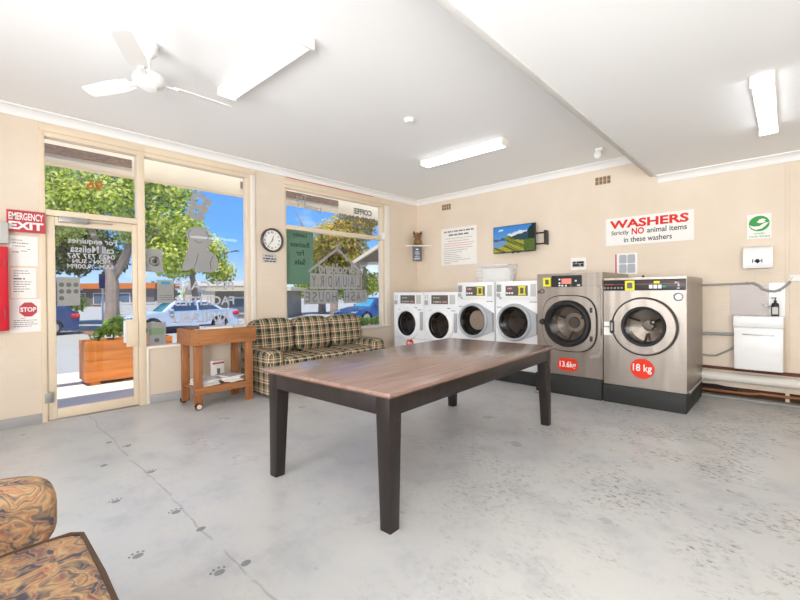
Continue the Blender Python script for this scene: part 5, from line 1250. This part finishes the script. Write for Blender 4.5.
for i in range(7): MB().box((-4.5 + i * 1.5 - .06, -.06, 0), (-4.5 + i * 1.5 + .06, .06, 1.15)).build('post', 'lightgrey', fn)
m = MB()
for j in range(5): m.box((-4.6, -.03, .12 + j * .2), (4.6, .03, .27 + j * .2))
m.build('slats', 'lightgrey', fn)
ss = thing('banner_pole', 'white pole with a dark blue flag behind the gum trunk', 'flag', (-24.9, -.6, GZ))
MB().tube([(0, 0, 0), (0, 0, 3.0)], .05, 8).build('pole', 'paper', ss); MB().box((-.13, -.16, 2.1), (.13, .16, 2.98)).build('flag', P('flag_blue', (40, 60, 130), .7), ss)
os_ = thing('red_flower_shrub', 'yellow-green shrub with red flowers behind the blue hatchback', 'shrub', (-26.6, -2.6, GZ))
fm, cols = foliage([(0, 0, 1.2, .9), (*off(.9, 0, 1.3), .9), (*off(0.4, 0, 1.8), .8)], 900, .3, 'lime', 61); fm.build('leaves', 'leaf', os_, colors=cols, angle=180)
for k, (a, z) in enumerate(((.2, 2.3), (.5, 2.0), (-.1, 2.0))): MB().sphere(off(a, -.9, z), .18, 0, 8).build('flower', P('flower_red', (220, 60, 40), .7), os_)

# ================================================================ light
W = bpy.data.worlds.new('World'); SC.world = W; W.use_nodes = True; nt = W.node_tree; nt.nodes.clear()
wo = nt.nodes.new('ShaderNodeOutputWorld'); bgn = nt.nodes.new('ShaderNodeBackground'); nt.links.new(bgn.outputs[0], wo.inputs[0])
tc = nt.nodes.new('ShaderNodeTexCoord'); sx_ = nt.nodes.new('ShaderNodeSeparateXYZ'); nt.links.new(tc.outputs['Generated'], sx_.inputs[0])
rp = nt.nodes.new('ShaderNodeValToRGB'); nt.links.new(sx_.outputs[2], rp.inputs[0])
rp.color_ramp.elements[0].position = 0.0; rp.color_ramp.elements[0].color = lin((176, 206, 238)); rp.color_ramp.elements[1].position = 0.42; rp.color_ramp.elements[1].color = lin((44, 112, 204))
e_ = rp.color_ramp.elements.new(0.12); e_.color = lin((104, 164, 230))
mp_ = nt.nodes.new('ShaderNodeMapping'); mp_.inputs['Scale'].default_value = (3.2, 3.2, 7.0); nt.links.new(tc.outputs['Generated'], mp_.inputs[0])
ns = nt.nodes.new('ShaderNodeTexNoise'); ns.inputs['Scale'].default_value = 1.6; ns.inputs['Detail'].default_value = 6; nt.links.new(mp_.outputs[0], ns.inputs['Vector'])
cr = nt.nodes.new('ShaderNodeMapRange'); cr.inputs[1].default_value = 0.54; cr.inputs[2].default_value = 0.72; nt.links.new(ns.outputs['Fac'], cr.inputs[0])
mxw = nt.nodes.new('ShaderNodeMix'); mxw.data_type = 'RGBA'; nt.links.new(cr.outputs[0], mxw.inputs[0]); nt.links.new(rp.outputs[0], mxw.inputs[6]); mxw.inputs[7].default_value = lin((238, 240, 246))
nt.links.new(mxw.outputs[2], bgn.inputs[0]); bgn.inputs[1].default_value = 0.64
sun = bpy.data.lights.new('sun', 'SUN'); sun.energy = 2.6; sun.angle = math.radians(1.0); sun.color = (1, .95, .86)
so_ = bpy.data.objects.new('sun', sun); COL.objects.link(so_)
dirv = Vector((0.28, -0.22, 0.92)).normalized()      # towards the sun: along the street, a little behind the shop
so_.rotation_euler = dirv.to_track_quat('Z', 'Y').to_euler()

# unseen area lights added behind the camera to fill ceiling and back wall
for pos, aim, p_, sz in (((6.5, -7.9, 1.5), (4.4, -1.5, 3.3), 54, 1.5), ((3.6, -8.2, 1.4), (1.6, -2.2, 2.7), 36, 1.5), ((5.6, -7.6, 1.1), (5.6, -6.6, 3.1), 18, 1.5)):
    al = bpy.data.lights.new('fill_light', 'AREA'); al.energy = p_; al.size = sz; al.spread = math.radians(130); al.color = (.97, .985, 1.0)
    ao = bpy.data.objects.new('fill_light', al); COL.objects.link(ao); ao.location = pos
    ao.rotation_euler = (Vector(aim) - Vector(pos)).to_track_quat('-Z', 'Y').to_euler()

# ================================================================ camera
cam = bpy.data.cameras.new('camera'); co_ = bpy.data.objects.new('camera', cam); COL.objects.link(co_)
Rm = [[0.7253223692733869, 0.6883677870843342, -0.0075663951956701945], [0.00016285293479308387, 0.010819552387872744, 0.9999414536686871], [-0.6884093506850135, 0.7252811365193105, -0.007735560658105685]]
rt, up, fw = (Vector(r_) for r_ in Rm)
mw = Matrix.Identity(4)
for i in range(3): mw[i][0], mw[i][1], mw[i][2] = rt[i], up[i], -fw[i]
mw.translation = Vector((5.435958, -6.244338, 1.28)); co_.matrix_world = mw
cam.sensor_width = 36; cam.lens = 410 / 800 * 36; cam.shift_y = -(300 - 295.869) / 800; cam.clip_start = 0.05; cam.clip_end = 500
SC.camera = co_
SC.view_settings.view_transform = 'Standard'; SC.view_settings.look = 'None'; SC.view_settings.exposure = 1.16; SC.view_settings.gamma = 1.0
SC.view_settings.use_curve_mapping = False
SC.cycles.max_bounces = 12; SC.cycles.diffuse_bounces = 8; SC.cycles.transparent_max_bounces = 24
